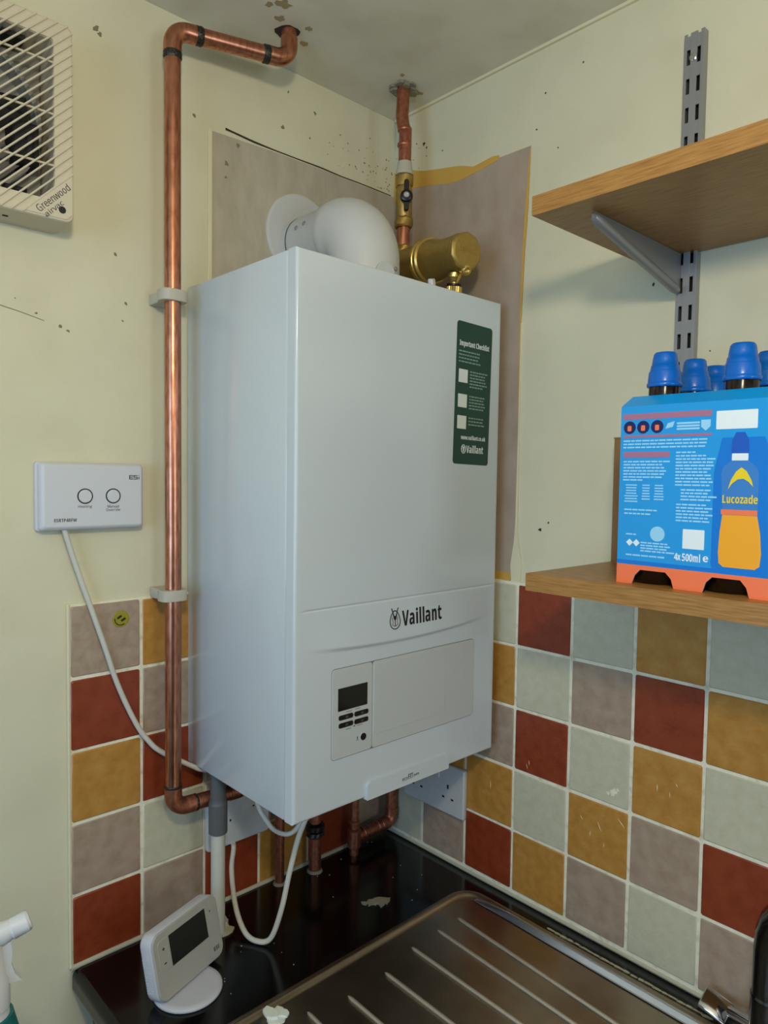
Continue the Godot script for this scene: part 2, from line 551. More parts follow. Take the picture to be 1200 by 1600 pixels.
func room() -> void:
	var X0 := -2.4
	var Z1 := 2.6
	var s := S()
	s.box(Vector3((X0 + 0.1) / 2, (CEIL - 0.9) / 2, -0.05), Vector3(0.1 - X0 + 0.1, CEIL + 0.9, 0.1), 0.0005)
	wall_left = struct(s, "wall_left", M.cream_paint, "cream painted wall behind the boiler with the copper riser and tile splashback", "wall")
	s = S()
	s.box(Vector3(0.05, (CEIL - 0.9) / 2, Z1 / 2 + 0.05), Vector3(0.1, CEIL + 0.9, Z1 + 0.1), 0.0005)
	wall_right = struct(s, "wall_right", M.cream_paint, "cream painted wall carrying the oak shelves above the tiles", "wall")
	s = S()
	s.box(Vector3(X0 / 2, CEIL + 0.05, Z1 / 2), Vector3(-X0 + 0.4, 0.1, Z1 + 0.4), 0.0005)
	ceiling_node = struct(s, "ceiling", M.ceiling_paint, "grey stained ceiling with pipe holes above the boiler", "ceiling")
	s = S()
	s.box(Vector3(X0 / 2, -0.95, Z1 / 2), Vector3(-X0 + 0.4, 0.1, Z1 + 0.4), 0.0005)
	struct(s, "floor", M.floor_vinyl, "dark vinyl kitchen floor", "floor")
	# side wall with a frosted window
	s = S()
	s.box(Vector3(X0 - 0.05, -0.39, 1.3), Vector3(0.1, 1.02, 2.6), 0.0005)
	s.box(Vector3(X0 - 0.05, 1.28, 1.3), Vector3(0.1, 0.16, 2.6), 0.0005)
	s.box(Vector3(X0 - 0.05, 0.66, 0.2), Vector3(0.1, 1.08, 0.4), 0.0005)
	s.box(Vector3(X0 - 0.05, 0.66, 2.1), Vector3(0.1, 1.08, 1.0), 0.0005)
	struct(s, "wall_side", M.room_paint, "plain wall opposite the shelves with a frosted window", "wall")
	s = S()
	s.box(Vector3(X0 - 0.05, 0.66, 1.0), Vector3(0.012, 1.08, 1.2), 0.001)
	struct(s, "window_1", M.frosted_window_glow, "frosted daylight window in the side wall", "window")
	# rear wall with a small window
	s = S()
	s.box(Vector3(X0 / 2, -0.29, Z1 + 0.05), Vector3(-X0 + 0.2, 1.22, 0.1), 0.0005)
	s.box(Vector3(X0 / 2, 1.2, Z1 + 0.05), Vector3(-X0 + 0.2, 0.32, 0.1), 0.0005)
	s.box(Vector3(-0.075, 0.68, Z1 + 0.05), Vector3(0.35, 0.72, 0.1), 0.0005)
	s.box(Vector3(-1.625, 0.68, Z1 + 0.05), Vector3(1.75, 0.72, 0.1), 0.0005)
	struct(s, "wall_rear", M.room_paint, "plain wall behind the photographer with a small window", "wall")
	s = S()
	s.box(Vector3(-0.5, 0.68, Z1 + 0.05), Vector3(0.5, 0.72, 0.012), 0.001)
	struct(s, "window_2", M.frosted_window_glow, "small frosted window in the rear wall", "window")

	# bare plaster where an older boiler hung, left wall
	s = S()
	s.extrude(PackedVector2Array([Vector2(-0.3855, 0.515), Vector2(0, 0.515), Vector2(0, 1.217), Vector2(-0.09, 1.2165), Vector2(-0.18, 1.2175), Vector2(-0.27, 1.2165), Vector2(-0.3855, 1.2125)]), 0.0, 0.0012)
	put(s, "plaster_patch", M.bare_plaster, wall_left).set_meta("label", "bare grey plaster patch behind the flue")
	s = S()
	s.box(Vector3(-0.389, 0.865, 0.001), Vector3(0.007, 0.70, 0.004), 0.0012)
	put(s, "paint_edge", M.cream_edge, wall_left)
	s = S()
	var cr := [[-0.3620, 1.2232], [-0.3534, 1.2228], [-0.31, 1.2202], [-0.2701, 1.2194], [-0.23, 1.2196], [-0.1779, 1.2201], [-0.13, 1.2188], [-0.0905, 1.2190], [-0.05, 1.2186], [-0.0109, 1.2182]]
	var up := PackedVector2Array()
	var lo := PackedVector2Array()
	for i in cr.size():
		var h: float = 0.0022 if i < 3 else 0.0016 * (1.0 - 0.07 * i)
		up.append(Vector2(cr[i][0], cr[i][1] + h * rng.randf_range(0.4, 0.9)))
		lo.insert(0, Vector2(cr[i][0], cr[i][1] - h * rng.randf_range(0.5, 1.0)))
	up.append_array(lo)
	s.extrude(up, 0.0, 0.0014)
	put(s, "crack", M.mould, wall_left).set_meta("label", "dark open crack along the top of the plaster patch")
	# right wall patch with the rim of old yellow paint
	var R := flat_right()
	s = S(R)
	s.extrude(PackedVector2Array([Vector2(0, 0.515), Vector2(0.290, 0.515), Vector2(0.297, 0.636), Vector2(0.2994, 0.74), Vector2(0.2998, 0.9446), Vector2(0.3031, 1.0448), Vector2(0.3082, 1.1234), Vector2(0.3105, 1.2136), Vector2(0.2476, 1.2145), Vector2(0.1935, 1.212), Vector2(0.1355, 1.218), Vector2(0.0922, 1.228), Vector2(0, 1.235)]), 0.0, 0.0008)
	put(s, "plaster_patch", M.pink_plaster, wall_right).set_meta("label", "pinkish bare plaster patch with yellow paint rim")
	s = S(R)
	s.extrude(PackedVector2Array([Vector2(0, 1.205), Vector2(0.04, 1.222), Vector2(0.075, 1.2165), Vector2(0.0922, 1.2141), Vector2(0.1355, 1.2041), Vector2(0.165, 1.202), Vector2(0.1935, 1.2046), Vector2(0.225, 1.2085), Vector2(0.2476, 1.2113), Vector2(0.2476, 1.2185), Vector2(0.2341, 1.2206), Vector2(0.205, 1.2175), Vector2(0.1933, 1.2165), Vector2(0.165, 1.2265), Vector2(0.1348, 1.2325), Vector2(0.08, 1.243), Vector2(0.0391, 1.256), Vector2(0, 1.262)]), 0.0, 0.0012)
	s.extrude(PackedVector2Array([Vector2(0.3105, 1.214), Vector2(0.3082, 1.1234), Vector2(0.3031, 1.0448), Vector2(0.2998, 0.9446), Vector2(0.2994, 0.80), Vector2(0.2975, 0.80), Vector2(0.2968, 0.9446), Vector2(0.2985, 1.0448), Vector2(0.3028, 1.1234), Vector2(0.3085, 1.205)]), 0.0, 0.0014)
	s.extrude(PackedVector2Array([Vector2(0.23, 0.5225), Vector2(0.289, 0.5225), Vector2(0.292, 0.536), Vector2(0.23, 0.5385)]), 0.0, 0.0014)
	put(s, "yellow_paint_rim", M.old_yellow_paint, wall_right).set_meta("label", "leftover old yellow paint")
	s = S(R)
	s.extrude(PackedVector2Array([Vector2(0.2925, 0.515), Vector2(0.309, 0.515), Vector2(0.312, 0.55), Vector2(0.3025, 0.60), Vector2(0.3015, 0.75), Vector2(0.3015, 0.94), Vector2(0.2998, 0.94), Vector2(0.2990, 0.75), Vector2(0.2975, 0.60), Vector2(0.290, 0.55)]), 0.0, 0.002)
	put(s, "paint_edge", M.cream_edge, wall_right)
	# caulk lines where the walls meet the ceiling
	s = S()
	s.box(Vector3(-0.002, CEIL - 0.002, 0.7), Vector3(0.006, 0.005, 1.4), 0.002)
	put(s, "caulk_line", M.cream_edge, wall_right)
	# mould specks
	s = S()
	for i in 70:
		var p := Vector2(-absf(rng.randfn(0.0, 0.07)) - 0.004, 1.245 + rng.randfn(0.0, 0.03))
		if p.x < -0.35 or p.y > CEIL - 0.004 or p.y < 1.224:
			continue
		blob(s, p, rng.randf_range(0.0005, 0.0016), 0.0, 0.0003, 7)
	for p in [[-0.19, 1.307, 0.0025], [-0.255, 1.262, 0.003], [-0.20, 1.262, 0.002], [-0.245, 1.322, 0.002], [-0.415, 1.225, 0.0025], [-0.34, 1.205, 0.004], [-0.36, 1.172, 0.0036], [-0.362, 1.15, 0.002], [-0.56, 1.29, 0.004], [-0.555, 1.284, 0.003], [-0.64, 1.27, 0.002], [-0.60, 0.88, 0.002], [-0.665, 0.912, 0.001], [-0.64, 0.897, 0.002], [-0.61, 0.885, 0.0025], [-0.52, 0.93, 0.002], [-0.535, 0.995, 0.0022], [-0.525, 0.905, 0.0014]]:
		blob(s, Vector2(p[0], p[1]), p[2], 0.0, 0.0014 if p[0] > -0.38 and p[1] < 1.22 else 0.0003, 8, 0.5)
	s.extrude(PackedVector2Array([Vector2(-0.69, 0.901), Vector2(-0.66, 0.8955), Vector2(-0.63, 0.8885), Vector2(-0.63, 0.8893), Vector2(-0.66, 0.8965), Vector2(-0.69, 0.9022)]), 0.0, 0.0003)
	var sp := put(s, "mould_specks", M.faint_mould, wall_left)
	sp.set_meta("kind", "stuff")
	s = S(R)
	for i in 45:
		var p := Vector2(absf(rng.randfn(0.0, 0.05)) + 0.004, 1.265 + rng.randfn(0.0, 0.025))
		if p.y > CEIL - 0.004:
			continue
		blob(s, p, rng.randf_range(0.0005, 0.0014), 0.0, 0.0003, 7)
	for p in [[0.075, 1.292, 0.0028], [0.082, 1.284, 0.002], [0.32, 1.235, 0.0015], [0.35, 1.13, 0.002], [0.335, 1.285, 0.0012], [0.40, 1.305, 0.0012], [0.36, 1.195, 0.0012], [0.52, 0.96, 0.002], [0.60, 0.86, 0.0012], [0.345, 0.61, 0.003], [0.36, 0.622, 0.0015]]:
		blob(s, Vector2(p[0], p[1]), p[2], 0.0, 0.0003, 8, 0.5)
	sp = put(s, "mould_specks", M.mould, wall_right)
	sp.set_meta("kind", "stuff")
	# holes knocked through the ceiling round the pipes
	s = S(flat_down(CEIL))
	for i in 10:
		var a := TAU * i / 10
		blob(s, Vector2(-0.0752, 0.0967) + Vector2(cos(a), sin(a)) * rng.randf_range(0.012, 0.019), rng.randf_range(0.005, 0.010), 0.0, rng.randf_range(0.003, 0.009), 7, 0.4)
	put(s, "torn_plasterboard", M.torn_board, ceiling_node).set_meta("label", "torn plasterboard edge round the corner pipe")
	s = S(flat_down(CEIL))
	blob(s, Vector2(-0.3045, 0.0815), 0.0185, 0.0, 0.0006, 16, 0.16)
	put(s, "pipe_hole", M.mould, ceiling_node).set_meta("label", "dark ragged hole round the copper riser")
	s = S(flat_down(CEIL))
	for p in [[-0.47, 0.14, 0.008], [-0.44, 0.12, 0.006], [-0.345, 0.13, 0.010], [-0.36, 0.115, 0.006], [-0.27, 0.075, 0.006], [-0.285, 0.11, 0.005], [-0.33, 0.10, 0.007], [-0.04, 0.10, 0.006], [-0.10, 0.12, 0.004]]:
		blob(s, Vector2(p[0], p[1]), p[2], 0.0, 0.0003, 12, 0.45)
	sp = put(s, "damp_marks", M.grime, ceiling_node)
	sp.set_meta("kind", "stuff")

func tiling() -> void:
	var p := 0.102
	var meshes := []
	for k in 3:
		var s := S()
		var r := [[0.0489, 0.0], [0.0489, 0.0032], [0.0484, 0.0048], [0.0471, 0.0056]]
		var rings := []
		for q in r:
			rings.append(Shape.rr(0, 0, q[0] * 2, q[0] * 2, 0.0012 + 0.0004 * k, q[1], 1))
		s.loft(rings, true, false, true)
		meshes.append(mesh_of(s, Transform3D()))
	var L := [["pink", "red", "gold", "pink", "red"], ["gold", "pink", "red", "cream", "pink"], ["cream", "gold", "pink", "cream", "red"], ["red", "cream", "gold", "pink", "gold"], ["pink", "gold", "cream", "red", "red"]]
	for c in 5:
		for r in 5:
			one_tile(meshes, L[c][r], Vector3(-0.6037 + p * (c + 0.5), p * (4.5 - r), 0.0), Basis(), wall_left, 1.0)
	for r in 5:   # cut tiles in the corner; their right half runs behind the right wall's grout
		one_tile(meshes, ["gold", "pink", "red", "cream", "pink"][r], Vector3(-0.0455, p * (4.5 - r), 0.0), Basis(), wall_left, 0.85)
	var Rw := [["pink", "gold", "cream", "pink", "cream"], ["gold", "red", "cream", "gold", "pink"], ["cream", "gold", "pink", "gold", "red"], ["red", "cream", "red", "cream", "gold"], ["cream", "pink", "cream", "gold", "pink"], ["gold", "red", "gold", "pink", "cream"], ["cream", "gold", "cream", "red", "pink"], ["pink", "cream", "red", "gold", "cream"], ["red", "gold", "pink", "cream", "gold"]]
	var b := Basis(Vector3(0, 0, 1), Vector3(0, 1, 0), Vector3(-1, 0, 0))
	for c in 9:
		for r in 5:
			one_tile(meshes, Rw[c][r], Vector3(0.0, 0.0108 + p * (4.5 - r), 0.2062 + p * (c - 1.5)), b, wall_right, 1.0)
	var s := S()
	s.box(Vector3(-0.3018, 0.2555, 0.0021), Vector3(0.6050, 0.511, 0.0042), 0.0004)
	put(s, "grout", M.grout, wall_left)
	s = S(flat_right())
	s.box(Vector3(0.49, 0.2615, 0.0022), Vector3(0.98, 0.523, 0.0044), 0.0004)
	put(s, "grout", M.grout, wall_right)
	s = S(flat_right())
	for q in [[0.487, 0.2370, 0.0048], [0.493, 0.2420, 0.0030], [0.478, 0.2330, 0.0024], [0.500, 0.2500, 0.0014]]:
		blob(s, Vector2(q[0], q[1]), q[2], 0.0050, 0.0062, 9, 0.5)
	for q in [[0.436, 0.181], [0.451, 0.162], [0.466, 0.178], [0.474, 0.153], [0.500, 0.196], [0.552, 0.266], [0.570, 0.262], [0.579, 0.278], [0.2625, 0.173], [0.339, 0.235], [0.335, 0.228]]:
		var a := rng.randf_range(-0.9, 0.3)
		var e := Vector2(sin(a), cos(a)) * rng.randf_range(0.003, 0.008)
		var w := Vector2(e.y, -e.x).normalized() * 0.0005
		var c := Vector2(q[0], q[1])
		s.extrude(PackedVector2Array([c - e, c + w, c + e, c - w]), 0.0050, 0.0062)
	var sc := put(s, "limescale_marks", M.grout, wall_right)
	sc.set_meta("kind", "stuff")
	# silicone beads along the worktop
	s = S()
	s.tube([Vector3(-0.604, 0.001, 0.0055), Vector3(-0.45, 0.0015, 0.006), Vector3(-0.3, 0.001, 0.0055), Vector3(-0.15, 0.0015, 0.006), Vector3(0, 0.001, 0.0055)], 0.0042, 8)
	put(s, "sealant_bead", M.sealant, wall_left)
	s = S()
	s.tube([Vector3(-0.0035, 0.0040, 0.0), Vector3(-0.0040, 0.0035, 0.25), Vector3(-0.0035, 0.0040, 0.5), Vector3(-0.0040, 0.0035, 0.75), Vector3(-0.0035, 0.0040, 1.1)], 0.0036, 8)
	put(s, "sealant_bead", M.sealant, wall_right)
	s = S()
	s.box(Vector3(-0.6045, 0.256, 0.003), Vector3(0.0035, 0.512, 0.006), 0.001)
	put(s, "tile_edge_caulk", M.cream_edge, wall_left)

func one_tile(meshes: Array, kind: String, at: Vector3, b: Basis, parent: Node3D, squeeze: float) -> void:
	var o := MeshInstance3D.new()
	o.name = "tile"
	o.mesh = meshes[rng.randi() % 3]
	o.material_override = M["tile_%s_%d" % [kind, rng.randi() % 2]]
	var w := Basis.from_euler(Vector3(rng.randf_range(-0.004, 0.004), rng.randf_range(-0.004, 0.004), rng.randf_range(-0.004, 0.004)))
	o.transform = Transform3D(b * w * Basis.from_scale(Vector3(squeeze, 1, 1)), at + b * Vector3(rng.randf_range(-0.0003, 0.0003), rng.randf_range(-0.0003, 0.0003), rng.randf_range(0.0, 0.0005)))
	parent.add_child(o, true)

func worktop() -> void:
	var t := thing("worktop", "black laminate worktop with rounded front edge under the steel sink", "worktop", Vector3(-0.3, -0.038, 0.7))
	var prof := PackedVector2Array([Vector2(-0.006, 0), Vector2(-0.006, -0.038), Vector2(-0.590, -0.038)])
	for i in 7:
		var a := PI * 1.5 - PI / 2 * i / 6
		prof.append(Vector2(-0.5917 + cos(a) * 0.012, -0.026 + sin(a) * 0.012))
	for i in 7:
		var a := PI - PI / 2 * i / 6
		prof.append(Vector2(-0.5917 + cos(a) * 0.012, -0.012 + sin(a) * 0.012))
	var s := S()
	s.extrude(prof, 0.007, 1.5)
	put(s, "slab", M.black_worktop, t)
	# dried splashes and crumbs on the black surface
	s = S(flat_up(0.0))
	for i in 26:
		blob(s, Vector2(rng.randf_range(-0.56, -0.04), -rng.randf_range(0.02, 0.22)), rng.randf_range(0.0004, 0.0011), 0.0, 0.0006, 6)
	var d := put(s, "dried_splashes", M.sealant, t)
	d.set_meta("kind", "stuff")
	# worn strip of old sealant between wall bead and sink
	s = S(flat_up(0.0))
	for i in 22:
		var z := 0.405 + i * 0.0112
		var ln := rng.randf_range(0.004, 0.0095)
		var wd := rng.randf_range(0.0012, 0.0026)
		var x := -0.0305 + rng.randf_range(-0.0006, 0.0006)
		s.extrude(PackedVector2Array([Vector2(x - wd, -z + ln * 0.7), Vector2(x - wd * 0.4, -z + ln), Vector2(x + wd * 0.8, -z + ln * 0.8), Vector2(x + wd, -z), Vector2(x + wd * 0.6, -z - ln), Vector2(x - wd * 0.5, -z - ln * 0.7)]), 0.0, 0.0011)
	put(s, "old_sealant", M.sealant, t).set_meta("label", "broken line of old white sealant beside the sink")
	# cupboard under the worktop
	var u := thing("base_cabinet", "brown base cabinet under the black worktop", "cabinet", Vector3(-0.29, -0.9, 0.7))
	s = S()
	s.box(Vector3(-0.29, -0.424, 0.75), Vector3(0.54, 0.772, 1.48), 0.002)
	s.box(Vector3(-0.27, -0.855, 0.75), Vector3(0.46, 0.09, 1.48), 0.002)
	put(s, "body", M.unit_door, u)
	for i in 3:
		s = S()
		s.box(Vector3(-0.569, -0.43, 0.25 + 0.49 * i), Vector3(0.018, 0.74, 0.48), 0.003)
		var dr := put(s, "door", M.unit_door, u)
		s = S()
		s.tube([Vector3(-0.578, -0.12, 0.40 + 0.49 * i), Vector3(-0.60, -0.125, 0.40 + 0.49 * i), Vector3(-0.60, -0.225, 0.40 + 0.49 * i), Vector3(-0.578, -0.23, 0.40 + 0.49 * i)], 0.005, 8)
		put(s, "handle", M.chrome, dr)

func sink() -> void:
	var t := thing("sink", "stainless steel sink with ribbed draining board set on the black worktop", "sink", Vector3(-0.28, 0, 0.7))
	var s := S(flat_up(0.0))
	var x0 := -0.535
	var x1 := -0.036
	var z0 := 0.238
	var z1 := 1.30
	var cx := (x0 + x1) / 2
	var cy := -(z0 + z1) / 2
	var w := x1 - x0
	var h := z1 - z0
	var rings := []
	for q in [[0.0, 0.0002, 0.040], [0.0015, 0.0020, 0.040], [0.0060, 0.0036, 0.038], [0.0090, 0.0066, 0.036], [0.0115, 0.0078, 0.034], [0.0140, 0.0074, 0.033], [0.0170, 0.0048, 0.031], [0.0195, 0.0026, 0.030], [0.024, 0.0017, 0.028], [0.04, 0.0014, 0.022]]:
		rings.append(Shape.rr(cx, cy, w - 2 * q[0], h - 2 * q[0], q[2], q[1], 8))
	s.loft(rings, true, false, true)
	put(s, "drainer", M.sink_steel, t)
	for q in [[-0.1181, 0.2912, -0.145, 0.80], [-0.1633, 0.2908, -0.182, 0.80], [-0.2213, 0.2922, -0.226, 0.80], [-0.2864, 0.305, -0.288, 0.80], [-0.3533, 0.305, -0.358, 0.80], [-0.4104, 0.292, -0.425, 0.80]]:
		s = S()
		var a := Vector3(q[0], 0.0030, q[1])
		var b := Vector3(q[2], 0.0030, q[3])
		var dir := (b - a).normalized()
		var rg := []
		var l := a.distance_to(b)
		for k in [[0.0, 0.0006], [0.003, 0.0020], [0.008, 0.0027], [l - 0.008, 0.0027], [l - 0.003, 0.002], [l, 0.0006]]:
			rg.append(s.ring_at(a + dir * k[0], dir, k[1], 10))
		s.loft(rg, true)
		put(s, "rib", M.rib_steel, t)
	s = S()
	var er := []
	for q in [[0.278, 0.1, 0.0], [0.300, 0.6, 0.0], [0.345, 1.0, 0.0], [0.60, 1.0, -0.0035], [0.688, 1.0, -0.0045]]:
		var ring := []
		for c in [[-0.0640, 0.0030], [-0.0622, 0.0038], [-0.0574, 0.0088], [-0.0560, 0.0094], [-0.0530, 0.0088], [-0.0490, 0.0042], [-0.0475, 0.0030]]:
			ring.append(Vector3(c[0] + q[2], 0.0030 + (c[1] - 0.0030) * q[1], q[0]))
		er.append(ring)
	s.loft(er, false, true, true, true)
	put(s, "edge_ridge", M.ridge_sheen_steel, t)
	# tap: column, swan spout, lever
	var p := thing("tap", "dark chrome kitchen tap with swan neck at the end of the sink", "tap", Vector3(-0.062, 0.005, 0.722))
	s = S()
	s.lathe(Vector3(-0.062, 0.0048, 0.722), Vector3.UP, [[0.0, 0.027], [0.004, 0.027], [0.008, 0.022], [0.03, 0.0205], [0.085, 0.0205], [0.088, 0.0185]], 24)
	put(s, "base", M.dark_chrome, p)
	s = S()
	var path := [Vector3(-0.062, 0.085, 0.722), Vector3(-0.062, 0.135, 0.722)]
	for i in 12:
		var a := PI * i / 11
		path.append(Vector3(-0.062 - 0.06 * (1.0 - cos(a)), 0.145 + 0.080 * sin(a), 0.722 + 0.060 * (1.0 - cos(a))))
	s.tube(path, 0.0190, 18)
	put(s, "spout", M.dark_chrome, p)
	s = S()
	s.tube([Vector3(-0.052, 0.040, 0.706), Vector3(-0.047, 0.036, 0.690), Vector3(-0.040, 0.030, 0.672)], 0.007, 12)
	put(s, "lever_stem", M.chrome, p)
	s = S()
	s.xf = Transform3D(Basis.from_euler(Vector3(0.30, 0.10, 0.55)), Vector3(-0.036, 0.026, 0.652))
	s.rbox(Vector3(0, 0, 0), Vector3(0.030, 0.007, 0.034), 0.003, 0.0015, 3)
	put(s, "lever", M.chrome, p)

func boiler() -> void:
	var bx0 := -0.4273
	var bx1 := -0.0273
	var by0 := 0.2478
	var by1 := 0.9692
	var t := thing("boiler", "white wall-hung boiler with green checklist sticker in the kitchen corner", "boiler", Vector3(-0.2273, by0, 0.0))
	# casing, rounded along its uprights
	var up := Transform3D(Basis(Vector3(1, 0, 0), Vector3(0, 0, -1), Vector3(0, 1, 0)), Vector3.ZERO)
	var s := S(up)
	s.rbox(Vector3((bx0 + bx1) / 2, -0.1315, (by0 + by1) / 2), Vector3(bx1 - bx0, 0.2590, by1 - by0), 0.004, 0.002, 4)
	put(s, "casing", M.boiler_white, t)
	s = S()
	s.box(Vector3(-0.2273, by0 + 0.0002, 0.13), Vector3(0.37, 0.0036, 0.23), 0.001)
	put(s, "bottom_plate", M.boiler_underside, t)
	s = S()
	s.box(Vector3(-0.2273, (by0 + by1) / 2, 0.2611), Vector3(bx1 - bx0 - 0.004, by1 - by0 - 0.004, 0.0028), 0.0005)
	put(s, "panel_seam", M.boiler_shadow_gap, t)
	# front panel as a pressed surface: bevelled border, score line, smile crease
	var xs := []
	var ys := []
	for q in [0.0, 0.0006, 0.0015, 0.003, 0.005]:
		xs.append(bx0 + q)
		ys.append(by0 + q)
	var x := bx0 + 0.0105
	while x < bx1 - 0.007:
		xs.append(x)
		x += 0.0062
	for q in [0.005, 0.003, 0.0015, 0.0006, 0.0]:
		xs.append(bx1 - q)
	var y := by0 + 0.02
	while y < 0.44:
		ys.append(y)
		y += 0.02
	y = 0.44
	while y < 0.5235:
		ys.append(y)
		y += 0.0008
	y = 0.54
	while y < by1 - 0.02:
		ys.append(y)
		y += 0.04
	for q in [0.005, 0.003, 0.0015, 0.0006, 0.0]:
		ys.append(by1 - q)
	var pts := []
	for j in ys.size():
		var row := PackedVector3Array()
		for i in xs.size():
			row.append(Vector3(xs[i], ys[j], front_z(xs[i], ys[j], bx0, bx1, by0, by1)))
		pts.append(row)
	s = S()
	var tr := PackedVector3Array()
	var gr := PackedInt32Array()
	for j in ys.size() - 1:
		for i in xs.size() - 1:
			tr.append_array([pts[j][i], pts[j][i + 1], pts[j + 1][i + 1], pts[j][i], pts[j + 1][i + 1], pts[j + 1][i]])
			gr.append_array([1, 1])
	var rim := []
	for i in xs.size():
		rim.append(pts[0][i])
	for j in range(1, ys.size()):
		rim.append(pts[j][xs.size() - 1])
	for i in range(xs.size() - 2, -1, -1):
		rim.append(pts[ys.size() - 1][i])
	for j in range(ys.size() - 2, 0, -1):
		rim.append(pts[j][0])
	for i in rim.size():
		var a: Vector3 = rim[i]
		var b: Vector3 = rim[(i + 1) % rim.size()]
		var a2 := Vector3(a.x, a.y, 0.2622)
		var b2 := Vector3(b.x, b.y, 0.2622)
		tr.append_array([a, a2, b2, a, b2, b])
		gr.append_array([2, 2])
	s.shell(tr, gr)
	put(s, "front_panel", M.boiler_white, t)
	# badge
	s = S()
	s.text("Vaillant", -0.1996, 0.4905, 0.0822, 0.0232, 0.2797, 0.0007, "Droid Sans", true)
	press(s, bx0, bx1, by0, by1)
	put(s, "badge_lettering", M.ink, t).set_meta("label", "dark maker's name lettering")
	s = S()
	var egg := []
	for i in 36:
		var a := TAU * i / 36
		var rx := 0.0096 * (1.0 - 0.18 * sin(a))
		egg.append(Vector3(-0.2546 + cos(a) * rx, 0.4895 + sin(a) * 0.0128, 0.2801))
	egg.append(egg[0])
	egg.append(egg[1])
	s.tube(egg, 0.0007, 6)
	for sd in [-1.0, 1.0]:
		s.tube([Vector3(-0.2546 + sd * 0.0022, 0.4955, 0.2801), Vector3(-0.2546 + sd * 0.0045, 0.5015, 0.2801), Vector3(-0.2546 + sd * 0.0064, 0.5062, 0.2801)], 0.0008, 6)
		s.tube([Vector3(-0.2546 + sd * 0.0058, 0.4935, 0.2801), Vector3(-0.2546 + sd * 0.0040, 0.4865, 0.2801), Vector3(-0.2546 + sd * 0.0052, 0.4825, 0.2801), Vector3(-0.2546, 0.4805, 0.2801)], 0.0005, 5)
	s.tube([Vector3(-0.2580, 0.5012, 0.2801), Vector3(-0.2546, 0.5026, 0.2801), Vector3(-0.2512, 0.5012, 0.2801)], 0.0006, 5)
	s.tube([Vector3(-0.2546, 0.4935, 0.2801), Vector3(-0.2546, 0.4815, 0.2801)], 0.0007, 5)
	s.extrude(PackedVector2Array([Vector2(-0.2588, 0.4975), Vector2(-0.2546, 0.4945), Vector2(-0.2504, 0.4975), Vector2(-0.2524, 0.4905), Vector2(-0.2546, 0.4885), Vector2(-0.2568, 0.4905)]), 0.2797, 0.2804)
	press(s, bx0, bx1, by0, by1)
	put(s, "badge_emblem", M.ink, t).set_meta("label", "egg shaped emblem beside the lettering")
	# fascia: shadow rebate, control panel, flap
	s = S()
	s.plate(-0.2232, 0.3763, 0.2874, 0.1226, 0.2795, 0.28035, 0.0055)
	put(s, "fascia_rebate", M.fascia_edge, t)
	s = S()
	s.plate(-0.3309, 0.3761, 0.0710, 0.1212, 0.2795, 0.2812, 0.005, 0.0006)
	var cp := put(s, "control_panel", M.boiler_grey_plastic, t)
	s = S()
	s.plate(-0.1872, 0.3761, 0.2146, 0.1212, 0.2795, 0.2812, 0.004, 0.0006)
	var fl := put(s, "flap_door", M.boiler_grey_plastic, t)
	s = S()
	s.plate(-0.2192, 0.3835, 0.1470, 0.0990, 0.2809, 0.28155, 0.002, 0.0003)
	put(s, "flap_inset", M.boiler_grey_plastic, fl)
	s = S()
	s.plate(-0.3307, 0.3951, 0.0516, 0.0305, 0.2810, 0.28165, 0.0006)
	put(s, "display", M.black_glass, cp)
	for q in [[-0.3427, 0.3705], [-0.3154, 0.3702], [-0.3427, 0.3600], [-0.3154, 0.3596]]:
		s = S()
		s.plate(q[0], q[1], 0.0250, 0.0066, 0.2810, 0.2822, 0.0026, 0.0004)
		var bt := put(s, "button", M.black_plastic, cp)
		s = S()
		s.plate(q[0] + 0.001, q[1], 0.0044, 0.0026, 0.2820, 0.28235, 0.0004)
		put(s, "button_symbol", M.soft_ink, bt)
	s = S()
	s.lathe(Vector3(-0.3115, 0.3362, 0.2808), Vector3(0, 0, 1), [[0, 0.0060], [0.0006, 0.0060], [0.0008, 0.0052], [0.0006, 0.0048]], 24)
	put(s, "knob_collar", M.boiler_white, cp)
	s = S()
	s.lathe(Vector3(-0.3115, 0.3362, 0.2808), Vector3(0, 0, 1), [[0, 0.0049], [0.0014, 0.0049], [0.0018, 0.0044]], 24)
	put(s, "knob", M.black_plastic, cp)
	s = S()
	for q in [[-0.337, 0.3768, 0.010, 0.0006], [-0.322, 0.3771, 0.010, 0.0006], [-0.338, 0.3530, 0.009, 0.0007], [-0.3275, 0.3545, 0.003, 0.0014], [-0.318, 0.3538, 0.010, 0.0005], [-0.3218, 0.3368, 0.0016, 0.0036], [-0.3218, 0.3338, 0.0044, 0.0007]]:
		s = S()
		s.plate(q[0], q[1], q[2], q[3], 0.2811, 0.28135, 0.0002, 0.0, 1)
		put(s, "printed_mark", M.soft_ink, cp)
	# tab at the foot of the panel
	s = S()
	var fx := PackedVector2Array([Vector2(-0.3052, 0.2455), Vector2(-0.1385, 0.2455), Vector2(-0.1385, 0.2668), Vector2(-0.1410, 0.2680), Vector2(-0.2990, 0.2700), Vector2(-0.3040, 0.2685), Vector2(-0.3052, 0.2640)])
	s.extrude(fx, 0.2760, 0.2848)
	var tab := put(s, "foot_tab", M.boiler_white, t)
	s = S()
	s.text("eco", -0.2330, 0.2555, 0.0105, 0.0044, 0.2847, 0.0004)
	s.text("FIT", -0.2215, 0.2572, 0.0095, 0.0072, 0.2847, 0.0004, "Droid Sans", true)
	s.text("pure", -0.2095, 0.2555, 0.0110, 0.0044, 0.2847, 0.0004)
	put(s, "foot_lettering", M.soft_ink, tab)
